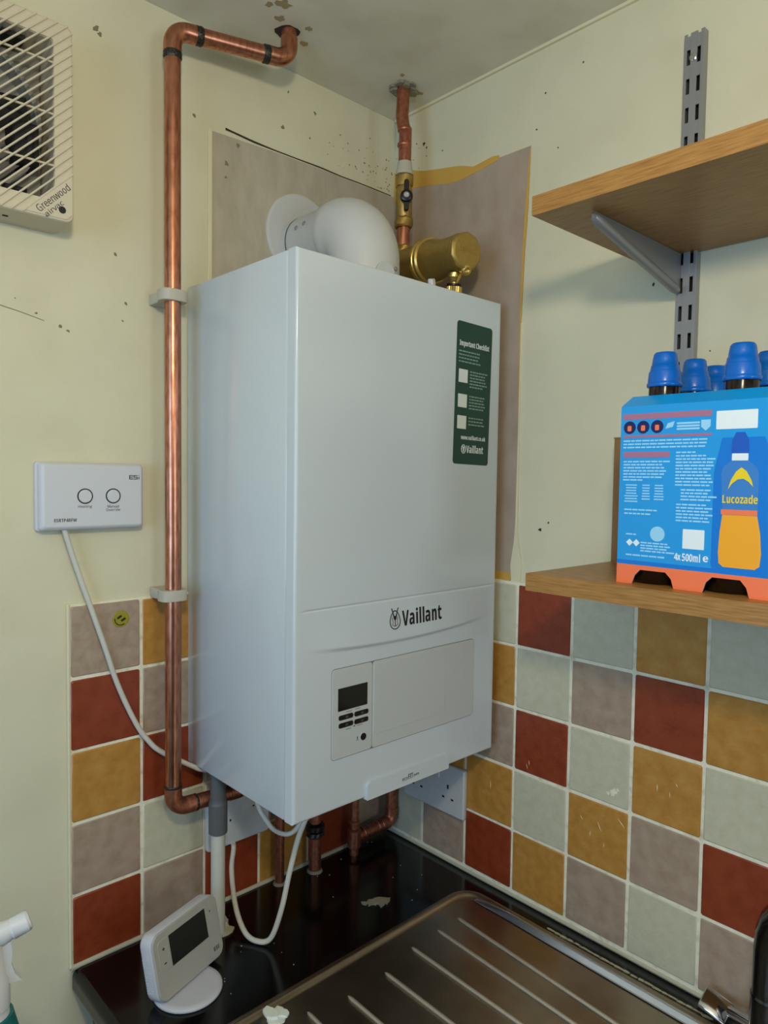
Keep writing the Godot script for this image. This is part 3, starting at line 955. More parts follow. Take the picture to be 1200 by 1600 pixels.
	# green checklist sticker
	var k := Transform3D(Basis.from_euler(Vector3(0, 0, -0.024)), Vector3(-0.0933, 0.8187, 0.28))
	s = S(k)
	s.plate(0, 0, 0.0832, 0.2150, -0.0002, 0.0004, 0.005, 0.0, 5)
	var st := put(s, "sticker", M.sticker_green, t)
	st.set_meta("label", "tall dark green checklist sticker with white print")
	s = S(k)
	s.text("Important Checklist", 0.0, 0.0740, 0.0700, 0.0112, 0.0003, 0.0003, "Droid Sans", true)
	s.text("www.vaillant.co.uk", 0.004, -0.0665, 0.0580, 0.0068, 0.0003, 0.0003, "Droid Sans", true)
	s.text("Vaillant", 0.0085, -0.0838, 0.0400, 0.0120, 0.0003, 0.0003, "Droid Sans", true)
	var eg := []
	for i in 20:
		var a := TAU * i / 20
		eg.append(Vector3(-0.0182 + cos(a) * 0.0047, -0.0845 + sin(a) * 0.0064, 0.0004))
	eg.append(eg[0])
	s.tube(eg, 0.0007, 5)
	s.extrude(PackedVector2Array([Vector2(-0.0205, -0.0795), Vector2(-0.0182, -0.0815), Vector2(-0.0159, -0.0795), Vector2(-0.0172, -0.0890), Vector2(-0.0192, -0.0890)]), 0.0003, 0.0007)
	for q in [[-0.0245, 0.0260], [-0.0245, -0.0115], [-0.0245, -0.0440]]:
		s.plate(q[0], q[1], 0.0205, 0.0200, 0.0003, 0.0006, 0.0003, 0.0, 1)
	put(s, "sticker_print", M.print_white, st)
	s = S(k)
	for q in [[-0.036, 0.063, 0.060, 4, 0.0052], [-0.009, 0.034, 0.044, 6, 0.0046], [-0.009, -0.0035, 0.044, 5, 0.0046], [-0.009, -0.0365, 0.042, 3, 0.0050]]:
		for i in q[3]:
			var xx: float = q[0]
			var end: float = q[0] + q[2] * rng.randf_range(0.78, 1.0)
			while xx < end - 0.003:
				var wl := rng.randf_range(0.003, 0.008)
				s.plate(xx + wl / 2, q[1] - i * q[4], wl, 0.0019, 0.0003, 0.00055, 0.0004, 0.0, 1)
				xx += wl + 0.0012
	put(s, "sticker_small_print", M.print_pale_green, st)

# sets thin lettering down on the pressed front surface
func press(s: Shape, bx0: float, bx1: float, by0: float, by1: float) -> void:
	for i in s.v.size():
		var q := s.v[i]
		q.z += front_z(q.x, q.y, bx0, bx1, by0, by1) - 0.28
		s.v[i] = q

func front_z(x: float, y: float, bx0: float, bx1: float, by0: float, by1: float) -> float:
	var e := minf(minf(x - bx0, bx1 - x), minf(y - by0, by1 - y))
	var z := 0.28
	if e < 0.003:
		var q := 1.0 - e / 0.003
		z -= 0.003 * (1.0 - sqrt(maxf(0.0, 1.0 - q * q)))
	if x > -0.4165 and x < -0.0372:
		z -= 0.0014 * exp(-pow((y - 0.519) / 0.0011, 2.0))
	if y < 0.519:
		var f := clampf((x + 0.2273) / 0.19, -1.0, 1.0)
		var yc := 0.4600 + 0.0105 * f * f + 0.0015 * f
		var amp := 0.0036 * (1.0 - smoothstep(0.55, 1.0, absf(f)))
		var k := smoothstep(yc - 0.0045, yc + 0.0025, y)
		z += amp * k * clampf((0.517 - y) / (0.517 - yc), 0.0, 1.0)
	return z

func screw(s: Shape, at: Vector3, axis: Vector3, r := 0.0032) -> void:
	s.lathe(at - axis.normalized() * 0.001, axis, [[0.0, r], [0.0018, r], [0.0026, r * 0.75], [0.0028, r * 0.35], [0.0020, r * 0.3]], 12)

func flue() -> void:
	var cx := -0.2185
	var cy := 1.0700
	var ez := 0.1660
	var t := thing("boiler_flue", "white flue elbow rising from the boiler top into the wall", "flue", Vector3(cx, 0.9692, ez))
	var s := S()
	s.lathe(Vector3(cx, 1.0910, 0.0005), Vector3(0, 0, 1), [[0.0, 0.0705], [0.003, 0.0705], [0.0048, 0.0695], [0.0055, 0.067], [0.0055, 0.045]], 48)
	put(s, "wall_plate", M.flue_white, t).set_meta("label", "round white wall collar")
	s = S()
	s.cyl(Vector3(cx, cy, 0.002), Vector3(cx, cy, 0.05), 0.0470, 40)
	put(s, "flue_pipe", M.flue_white, t)
	s = S()
	var rings := []
	for q in [[0.0240, 0.0465], [0.0252, 0.0478], [0.0285, 0.0482], [0.0960, 0.0484], [0.0990, 0.0500], [0.1030, 0.0528]]:
		rings.append(s.ring_at(Vector3(cx, cy, q[0]), Vector3(0, 0, 1), q[1], 44, Vector3(1, 0, 0)))
	var br := 0.0560
	var bz := 0.1100
	for i in range(1, 14):
		var a := PI / 2 * i / 14
		rings.append(s.ring_at(Vector3(cx, cy - br + br * cos(a), bz + br * sin(a)), Vector3(0, -sin(a), cos(a)), 0.0535, 44, Vector3(1, 0, 0)))
	for q in [1.010, 0.990, 0.974]:
		rings.append(s.ring_at(Vector3(cx, q, bz + br), Vector3(0, -1, 0), 0.0535, 44, Vector3(1, 0, 0)))
	s.loft(rings, true)
	put(s, "elbow", M.flue_white, t)
	s = S()
	s.lathe(Vector3(cx, 0.9692, ez), Vector3.UP, [[0.0, 0.0605], [0.006, 0.0605], [0.010, 0.057], [0.012, 0.055]], 40)
	put(s, "boiler_adapter", M.flue_white, t)
	s = S()
	s.lathe(Vector3(cx, cy, 0.0222), Vector3(0, 0, 1), [[0.0, 0.0474], [0.0012, 0.0484], [0.003, 0.0484]], 40)
	put(s, "joint_gap", M.boiler_shadow_gap, t)
	for q in [[Vector3(-0.95, 0.30, 0.0), 0.052], [Vector3(-0.93, 0.36, 0.0), 0.071]]:
		s = S()
		var d: Vector3 = (q[0] as Vector3).normalized()
		screw(s, Vector3(cx, cy, q[1]) + d * 0.0482, d, 0.0038)
		put(s, "screw", M.rail_grey, t)
	s = S()
	screw(s, Vector3(cx - 0.004, cy + 0.0528, 0.108), Vector3(-0.1, 1, 0.1), 0.0042)
	put(s, "screw", M.rail_grey, t)
	s = S()
	screw(s, Vector3(cx + 0.016, 1.000, ez + 0.0522), Vector3(0.3, 0, 1.0), 0.0034)
	put(s, "screw", M.rail_grey, t)
	s = S()
	s.lathe(Vector3(cx - 0.006, 0.990, ez + 0.0500), Vector3(-0.1, 0, 1.0), [[0.0, 0.016], [0.0052, 0.016], [0.0062, 0.015]], 28)
	put(s, "test_point_cap", M.boiler_grey_plastic, t).set_meta("label", "grey sampling cap")

func pipe_elbow(s: Shape, corner: Vector3, da: Vector3, db: Vector3, r := 0.020, pr := 0.0126) -> void:
	var p := [corner + da * (r + 0.012)]
	p.append_array(arc(corner, da, db, r, 8))
	p.append(corner + db * (r + 0.012))
	s.tube(p, pr, 18)

func joint(at: Vector3, axis: Vector3, parent: Node3D, w := 0.006, r := 0.0132, mat := "solder") -> void:
	var s := S()
	s.lathe(at - axis.normalized() * w / 2, axis, [[0.0, r - 0.0012], [w * 0.25, r + 0.0002], [w * 0.5, r - 0.0003], [w * 0.75, r + 0.0003], [w, r - 0.0012]], 18, true)
	put(s, "solder_ring", M[mat], parent)

func left_pipe() -> void:
	var pr := 0.0114
	var a := Vector3(-0.472, 1.306, 0.0455)
	var b := Vector3(-0.3045, 1.3145, 0.0860)
	var c := Vector3(-0.472, 0.2015, 0.0455)
	var d := Vector3(-0.352, 0.2015, 0.0555)
	var t := thing("copper_pipe_run", "tall copper pipe run clipped to the wall left of the boiler", "pipe", Vector3(-0.472, 0.1885, 0.0455))
	var ab := (b - a).normalized()
	var cd := (d - c).normalized()
	var s := S()
	s.tube([a - Vector3(0, 0.025, 0), Vector3(-0.4722, 1.0, 0.0455), Vector3(-0.4715, 0.6, 0.0455), c + Vector3(0, 0.025, 0)], pr, 24)
	put(s, "riser", M.copper, t).set_meta("label", "long upright copper pipe")
	s = S()
	s.tube([a + ab * 0.02, b - ab * 0.02], pr, 24)
	put(s, "ceiling_pipe", M.copper, t)
	s = S()
	s.tube([b + Vector3(0, 0.02, 0), Vector3(b.x, CEIL + 0.02, b.z - 0.001)], pr, 24)
	put(s, "ceiling_stub", M.dull_copper, t)
	s = S()
	s.tube([c + cd * 0.02, d - cd * 0.018], pr, 24)
	put(s, "lower_pipe", M.dull_copper, t)
	s = S()
	s.tube([d + Vector3(0, 0.018, 0), Vector3(d.x, 0.2474, d.z)], pr, 24)
	put(s, "boiler_tail", M.dull_copper, t)
	var el := [[a, Vector3.DOWN, ab, "copper"], [b, -ab, Vector3.UP, "copper"], [c, Vector3.UP, cd, "dull_copper"], [d, -cd, Vector3.UP, "dull_copper"]]
	for q in el:
		s = S()
		pipe_elbow(s, q[0], q[1], q[2])
		put(s, "elbow", M[q[3]], t)
	joint(a + Vector3.DOWN * 0.035, Vector3.DOWN, t, 0.012, 0.0128)
	joint(a + ab * 0.036, ab, t, 0.012, 0.0128)
	joint(b - ab * 0.036, ab, t, 0.012, 0.0128)
	joint(c + Vector3.UP * 0.034, Vector3.UP, t, 0.004, 0.0126)
	joint(c + cd * 0.034, cd, t, 0.005, 0.0126)
	for q in [[0.9405, "white plastic pipe clip beside the boiler's top left edge", 0.0], [0.5165, "white plastic pipe clip just above the splashback tiles", 0.0]]:
		var k := thing("pipe_clip", q[1], "pipe clip", Vector3(-0.472, q[0], 0.0), "white clips on the copper riser")
		var u := Transform3D(Basis(Vector3(1, 0, 0), Vector3(0, 0, -1), Vector3(0, 1, 0)), Vector3(0, q[0], 0))
		s = S(u)
		s.rbox(Vector3(-0.472, -0.0172, 0), Vector3(0.030, 0.0340, 0.0150), 0.003, 0.001, 3)
		put(s, "base", M.clip_plastic, k)
		s = S(u)
		# band that closes round the pipe
		var rg := []
		for zz in [[-0.0080, 0.0006], [-0.0074, 0.0], [0.0074, 0.0], [0.0080, 0.0006]]:
			rg.append([])
			for i in 20:
				var an := TAU * i / 20
				var rx: float = 0.0198 - zz[1]
				var ry: float = 0.0155 - zz[1]
				var ca := cos(an)
				var sa := sin(an)
				rg[-1].append(Vector3(-0.4728 + signf(ca) * pow(absf(ca), 0.65) * rx, -0.0455 + signf(sa) * pow(absf(sa), 0.65) * ry, zz[0]))
		s.loft(rg)
		put(s, "band", M.clip_plastic, k)

func corner_pipe() -> void:
	var px := -0.0752
	var pz := 0.1030
	var t := thing("valve_pipe", "short copper pipe with brass isolating valve dropping from the ceiling corner", "pipe", Vector3(px, 1.09, pz))
	var s := S()
	s.tube([Vector3(px, CEIL + 0.02, 0.0967), Vector3(px, 1.330, 0.0967), Vector3(px - 0.001, 1.308, 0.0962), Vector3(px, 1.292, 0.0982), Vector3(px + 0.0012, 1.277, 0.1028), Vector3(px + 0.0005, 1.262, 0.1032), Vector3(px, 1.205, pz)], 0.0110, 20)
	put(s, "pipe", M.dull_copper, t)
	for y in [1.283, 1.2575]:
		joint(Vector3(px, y, pz - 0.001), Vector3.UP, t, 0.006, 0.0122, "dull_copper")
	s = S()
	s.lathe(Vector3(px, 1.206, pz), Vector3.UP, [[0.0, 0.0155], [0.006, 0.0155], [0.012, 0.0135], [0.022, 0.0120]], 20, true)
	put(s, "tape_sleeve", M.clip_plastic, t).set_meta("label", "whitish jointing tape")
	s = S()
	s.lathe(Vector3(px, 1.118, pz), Vector3.UP, [[0.0, 0.0150], [0.003, 0.0165], [0.014, 0.0165], [0.0165, 0.0145], [0.018, 0.0130]], 6)
	put(s, "compression_nut", M.brass, t)
	s = S()
	s.lathe(Vector3(px, 1.185, pz), Vector3.UP, [[0.0, 0.0130], [0.002, 0.0155], [0.019, 0.0160], [0.022, 0.0145]], 6)
	put(s, "compression_nut", M.brass, t)
	s = S()
	s.lathe(Vector3(px, 1.134, pz), Vector3.UP, [[0.0, 0.0125], [0.004, 0.0140], [0.046, 0.0140], [0.053, 0.0125]], 24, true)
	put(s, "valve_body", M.brass, t)
	var f := Vector3(-0.70, 0.0, 0.714).normalized()
	var r := Vector3.UP.cross(f)
	var k := Transform3D(Basis(r, Vector3.UP, f), Vector3(px, 1.163, pz))
	s = S(k)
	s.cyl(Vector3(0.003, 0, 0.010), Vector3(0.003, 0, 0.022), 0.0065, 16)
	put(s, "valve_stem", M.brass, t)
	s = S(k)
	s.lathe(Vector3(0.004, 0, 0.019), Vector3(0, 0, 1), [[0.0, 0.0108], [0.006, 0.0108], [0.009, 0.0095], [0.010, 0.0070]], 24)
	s.rbox(Vector3(0.004, 0.002, 0.0225), Vector3(0.0085, 0.052, 0.006), 0.004, 0.0012, 4)
	var lv := put(s, "lever", M.black_plastic, t)
	s = S(k)
	s.lathe(Vector3(0.004, 0, 0.0285), Vector3(0, 0, 1), [[0.0, 0.0048], [0.002, 0.0048], [0.0026, 0.0040], [0.0026, 0.0018], [0.0014, 0.0016]], 16)
	put(s, "lever_screw", M.chrome, lv)
	s = S()
	s.tube([Vector3(px, 1.122, pz), Vector3(px - 0.001, 1.100, pz), Vector3(px - 0.001, 1.083, pz)], 0.0110, 20)
	put(s, "tail_pipe", M.copper, t)

func filter() -> void:
	var ax := -0.0752
	var ay := 1.0485
	var t := thing("magnetic_filter", "brass magnetic filter lying above the boiler's rear right corner", "filter", Vector3(ax, 0.9692, 0.15))
	var piv := Vector3(ax, ay, 0.103)
	var kx := Transform3D(Basis(), piv) * Transform3D(Basis(Vector3.UP, -0.17) * Basis(Vector3.RIGHT, 0.075), Vector3.ZERO) * Transform3D(Basis(), -piv)
	var s := S(kx)
	s.lathe(Vector3(ax, ay, 0.080), Vector3(0, 0, 1), [[0.0, 0.024], [0.006, 0.0285], [0.014, 0.0310], [0.089, 0.0310], [0.093, 0.0320]], 32)
	put(s, "inlet_body", M.brass, t)
	s = S(kx)
	s.lathe(Vector3(ax, ay, 0.171), Vector3(0, 0, 1), [[0.0, 0.0345], [0.002, 0.0370], [0.008, 0.0370], [0.0095, 0.0350], [0.011, 0.0370], [0.017, 0.0370], [0.0195, 0.0345]], 36)
	put(s, "flange", M.bright_brass, t).set_meta("label", "polished double flange")
	s = S(kx)
	s.lathe(Vector3(ax, ay, 0.189), Vector3(0, 0, 1), [[0.0, 0.0340], [0.010, 0.0325], [0.024, 0.0285], [0.040, 0.0275], [0.066, 0.0285], [0.074, 0.0285]], 36, true)
	put(s, "body", M.brass, t)
	s = S(kx)
	s.lathe(Vector3(ax, ay, 0.261), Vector3(0, 0, 1), [[0.0, 0.0280], [0.003, 0.0296], [0.012, 0.0296], [0.0145, 0.0275], [0.0155, 0.0255]], 10)
	var cap := put(s, "end_cap", M.brass, t)
	cap.set_meta("label", "faceted brass end cap")
	s = S(kx * Transform3D(Basis.from_euler(Vector3(0, 0, -0.06)), Vector3(ax, ay + 0.003, 0.2763)))
	s.text("Vaillant", 0.0, 0.0, 0.036, 0.0090, 0.0, 0.0008, "Droid Sans", true)
	put(s, "cast_lettering", M.brass, cap)
	s = S(kx)
	s.lathe(Vector3(ax + 0.004, ay - 0.0250, 0.2650), Vector3(-0.25, -0.25, 1), [[0.0, 0.0085], [0.010, 0.0085], [0.012, 0.0070], [0.0125, 0.0040], [0.010, 0.0036]], 18)
	put(s, "vent_plug", M.bright_brass, t)
	s = S(kx)
	s.lathe(Vector3(ax, ay - 0.029, 0.2480), Vector3.DOWN, [[0.0, 0.0110], [0.006, 0.0105], [0.014, 0.0065], [0.018, 0.0065]], 20)
	s.lathe(Vector3(ax, ay - 0.066, 0.2480), Vector3.DOWN, [[0.0, 0.008], [0.003, 0.008]], 16)
	put(s, "drain_neck", M.bright_brass, t)
	s = S(kx)
	var rg := []
	for q in [[0.0, 0.0105], [0.002, 0.0128], [0.012, 0.0128], [0.014, 0.0110]]:
		rg.append([])
		for i in 48:
			var an := TAU * i / 48
			var rr: float = q[1] - (0.0009 if i % 2 else 0.0)
			rg[-1].append(Vector3(ax + cos(an) * rr, ay - 0.048 - q[0], 0.2480 + sin(an) * rr))
	s.loft(rg, false, true, true, true)
	put(s, "knurled_drain_nut", M.bright_brass, t)
	s = S(kx)
	s.cyl(Vector3(ax, ay - 0.0455, 0.248), Vector3(ax, ay - 0.0482, 0.248), 0.0118, 20)
	s.lathe(Vector3(ax, ay - 0.0618, 0.248), Vector3.DOWN, [[0.0, 0.0115], [0.004, 0.0110], [0.006, 0.0085]], 20)
	put(s, "drain_seal", M.black_plastic, t)
	s = S()
	s.lathe(Vector3(ax, ay + 0.024, 0.1030), Vector3.UP, [[0.0, 0.0135], [0.004, 0.0150], [0.013, 0.0150], [0.015, 0.0130]], 6)
	s.lathe(Vector3(ax, ay + 0.018, 0.1030), Vector3.UP, [[0.0, 0.0130], [0.007, 0.0125]], 20)
	put(s, "inlet_nut", M.brass, t)
	s = S()
	s.cyl(Vector3(ax, ay - 0.020, 0.1050), Vector3(ax, 0.9690, 0.1050), 0.0125, 20)
	put(s, "outlet_pipe", M.brass, t)
	s = S(Transform3D(Basis.from_euler(Vector3(0, 0.3, 0.25)), Vector3(-0.1640, 0.9775, 0.2560)))
	s.box(Vector3.ZERO, Vector3(0.013, 0.016, 0.008), 0.002)
	s.box(Vector3(-0.004, -0.0065, 0), Vector3(0.018, 0.004, 0.010), 0.0015)
	var wp := put(s, "air_vent_cap", M.white_plastic)
	tag(wp, "small white plastic cap on the boiler top in front of the brass filter", "cap")

func under_pipes() -> void:
	# condensate waste
	var t := thing("condensate_pipe", "white plastic waste pipe with grey coupling below the boiler's left side", "waste pipe", Vector3(-0.404, 0.0, 0.0690))
	var x := -0.4135
	var z := 0.0720
	var s := S()
	s.cyl(Vector3(x, 0.0005, z), Vector3(x, 0.165, z), 0.0105, 24)
	put(s, "pipe", M.pvc_white, t)
	s = S()
	s.lathe(Vector3(x, 0.1560, z), Vector3.UP, [[0.0, 0.0128], [0.001, 0.0138], [0.045, 0.0138], [0.048, 0.0125], [0.052, 0.0118], [0.0925, 0.0112]], 24)
	put(s, "coupling", M.pvc_grey, t).set_meta("label", "dark grey rubber coupling")
	s = S(flat_up(0.0))
	blob(s, Vector2(x + 0.010, -z + 0.002), 0.014, 0.0, 0.003, 12, 0.3)
	blob(s, Vector2(x + 0.017, -z + 0.012), 0.008, 0.0, 0.009, 9, 0.4)
	put(s, "sealant_blob", M.sealant, t)
	# copper tails into the worktop
	var a := thing("copper_tail_pipe", "thin copper pipe at the wall behind the hanging white cable", "pipe", Vector3(-0.2655, 0.0, 0.022), "copper tails under the boiler")
	s = S()
	s.cyl(Vector3(-0.2690, 0.0, 0.0245), Vector3(-0.2690, 0.2474, 0.0245), 0.0078, 18)
	put(s, "pipe", M.dull_copper, a)
	s = S()
	s.lathe(Vector3(-0.2690, 0.0002, 0.0245), Vector3.UP, [[0.0, 0.0110], [0.002, 0.0100], [0.004, 0.0080]], 14, true)
	put(s, "sealant_collar", M.torn_board, a)
	var b := thing("copper_tail_pipe", "copper pipe with a black collar under the boiler's front", "pipe", Vector3(-0.2, 0.0, 0.033), "copper tails under the boiler")
	s = S()
	s.cyl(Vector3(-0.2005, 0.0, 0.033), Vector3(-0.2005, 0.2474, 0.033), 0.0108, 18)
	put(s, "pipe", M.dull_copper, b)
	s = S()
	s.lathe(Vector3(-0.2005, 0.062, 0.033), Vector3.UP, [[0.0, 0.0120], [0.004, 0.0165], [0.010, 0.0150], [0.014, 0.0170], [0.022, 0.0165], [0.026, 0.0125]], 16)
	put(s, "collar", M.black_plastic, b)
	s = S()
	s.lathe(Vector3(-0.2005, 0.0002, 0.033), Vector3.UP, [[0.0, 0.0140], [0.002, 0.0130], [0.004, 0.0110]], 14, true)
	put(s, "sealant_collar", M.torn_board, b)
	var c := thing("copper_pipe_bend", "copper pipes joined by a low cross pipe in the corner under the boiler", "pipe", Vector3(-0.07, 0.0, 0.035))
	s = S()
	s.cyl(Vector3(-0.1130, 0.0, 0.036), Vector3(-0.1130, 0.2474, 0.036), 0.0082, 18)
	put(s, "pipe", M.dull_copper, c)
	s = S()
	s.tube([Vector3(-0.1130, 0.030, 0.036), Vector3(-0.060, 0.032, 0.036), Vector3(-0.040, 0.033, 0.036)], 0.0108, 18)
	put(s, "cross_pipe", M.dull_copper, c)
	s = S()
	pipe_elbow(s, Vector3(-0.0205, 0.033, 0.036), Vector3(-1, 0, 0), Vector3.UP, 0.014, 0.0120)
	put(s, "elbow", M.dull_copper, c)
	s = S()
	s.cyl(Vector3(-0.0205, 0.055, 0.036), Vector3(-0.0205, 0.2474, 0.036), 0.0108, 18)
	put(s, "pipe", M.dull_copper, c)
	s = S()
	s.lathe(Vector3(-0.1130, 0.012, 0.036), Vector3.UP, [[0.0, 0.0085], [0.003, 0.0125], [0.034, 0.0125], [0.037, 0.0088]], 18)
	s.lathe(Vector3(-0.1130, 0.0565, 0.036), Vector3.UP, [[0.0, 0.0085], [0.002, 0.0105], [0.006, 0.0105], [0.008, 0.0085]], 18)
	put(s, "tee", M.dull_copper, c)
	for q in [-0.092, -0.056, -0.046]:
		joint(Vector3(q, 0.0325, 0.036), Vector3.RIGHT, c, 0.004, 0.0122, "dull_copper")
	# electrical plates
	var e := thing("fused_spur", "white blanked electrical plate on the wall under the boiler's left side", "socket", Vector3(-0.337, 0.0945, 0.0055))
	s = S()
	s.rbox(Vector3(-0.3415, 0.1395, 0.0098), Vector3(0.116, 0.090, 0.0090), 0.006, 0.0022, 4)
	var fp := put(s, "faceplate", M.socket_white, e)
	for q in [[-0.3579, 0.135, 0.003, 0.004], [-0.3146, 0.1459, 0.004, 0.0022]]:
		s = S()
		s.plate(q[0], q[1], q[2], q[3], 0.0140, 0.0145, 0.001, 0.0, 3)
		put(s, "screw_hole", M.dark_slot, fp)
	for q in [-0.334, -0.318]:
		s = S()
		s.plate(q, 0.142, 0.0016, 0.022, 0.0140, 0.0147, 0.0004, 0.0, 1)
		put(s, "moulded_line", M.pvc_white, fp)
	var f := thing("double_socket", "white double socket on the right wall under the boiler", "socket", Vector3(-0.0055, 0.0945, 0.138))
	var R := flat_right()
	s = S(R)
	s.rbox(Vector3(0.1375, 0.1380, 0.0105), Vector3(0.148, 0.0880, 0.0100), 0.004, 0.0022, 4)
	fp = put(s, "faceplate", M.socket_white, f)
	for q in [0.100, 0.175]:
		for h in [[0.0, 0.0165, 0.0038, 0.0075], [-0.0105, -0.004, 0.0055, 0.0034], [0.0105, -0.004, 0.0055, 0.0034]]:
			s = S(R)
			s.plate(q + h[0], 0.127 + h[1], h[2], h[3], 0.0150, 0.0158, 0.0004, 0.0, 1)
			put(s, "pin_hole", M.dark_slot, fp)
	for q in [0.125, 0.150]:
		s = S(R)
		s.plate(q, 0.163, 0.010, 0.018, 0.0150, 0.0185, 0.002, 0.001, 3)
		put(s, "switch", M.socket_white, f)

func cables() -> void:
	var s := S()
	var c := put_cable([Vector3(-0.6092, 0.6150, 0.0100), Vector3(-0.6085, 0.6080, 0.0100), Vector3(-0.5930, 0.5580, 0.0090), Vector3(-0.5604, 0.4573, 0.0105), Vector3(-0.5390, 0.3900, 0.0105), Vector3(-0.5144, 0.3312, 0.0120), Vector3(-0.4960, 0.3000, 0.0150), Vector3(-0.4772, 0.2794, 0.0190), Vector3(-0.4342, 0.2500, 0.0300), Vector3(-0.4180, 0.2415, 0.0360), Vector3(-0.3850, 0.2380, 0.0600), Vector3(-0.3660, 0.2150, 0.0900), Vector3(-0.3597, 0.1867, 0.1000), Vector3(-0.3560, 0.1737, 0.1100), Vector3(-0.3475, 0.1574, 0.1200), Vector3(-0.3334, 0.1486, 0.1300), Vector3(-0.3229, 0.1538, 0.1400), Vector3(-0.3161, 0.1732, 0.1500), Vector3(-0.310, 0.2100, 0.1600), Vector3(-0.306, 0.2470, 0.1650)], 0.0037)
	tag(c, "white cable running from the wall control box behind the riser under the boiler", "cable")
	c = put_cable([Vector3(-0.3542, 0.0970, 0.0165), Vector3(-0.3545, 0.0880, 0.0185), Vector3(-0.3679, 0.0645, 0.0350), Vector3(-0.3820, 0.0291, 0.0700), Vector3(-0.3890, 0.0095, 0.1080), Vector3(-0.3830, 0.0045, 0.1320), Vector3(-0.3710, 0.0130, 0.1500), Vector3(-0.3629, 0.0604, 0.1650), Vector3(-0.3568, 0.1150, 0.1750), Vector3(-0.3487, 0.1684, 0.1850), Vector3(-0.3389, 0.1980, 0.1900), Vector3(-0.3220, 0.2470, 0.1960)], 0.0039)
	tag(c, "white flex looping down onto the worktop from the electrical plate", "cable")

func put_cable(pts: Array, r: float) -> MeshInstance3D:
	var s := S()
	s.tube(bez(pts, 6), r, 10)
	return put(s, "cable", M.cable_white)

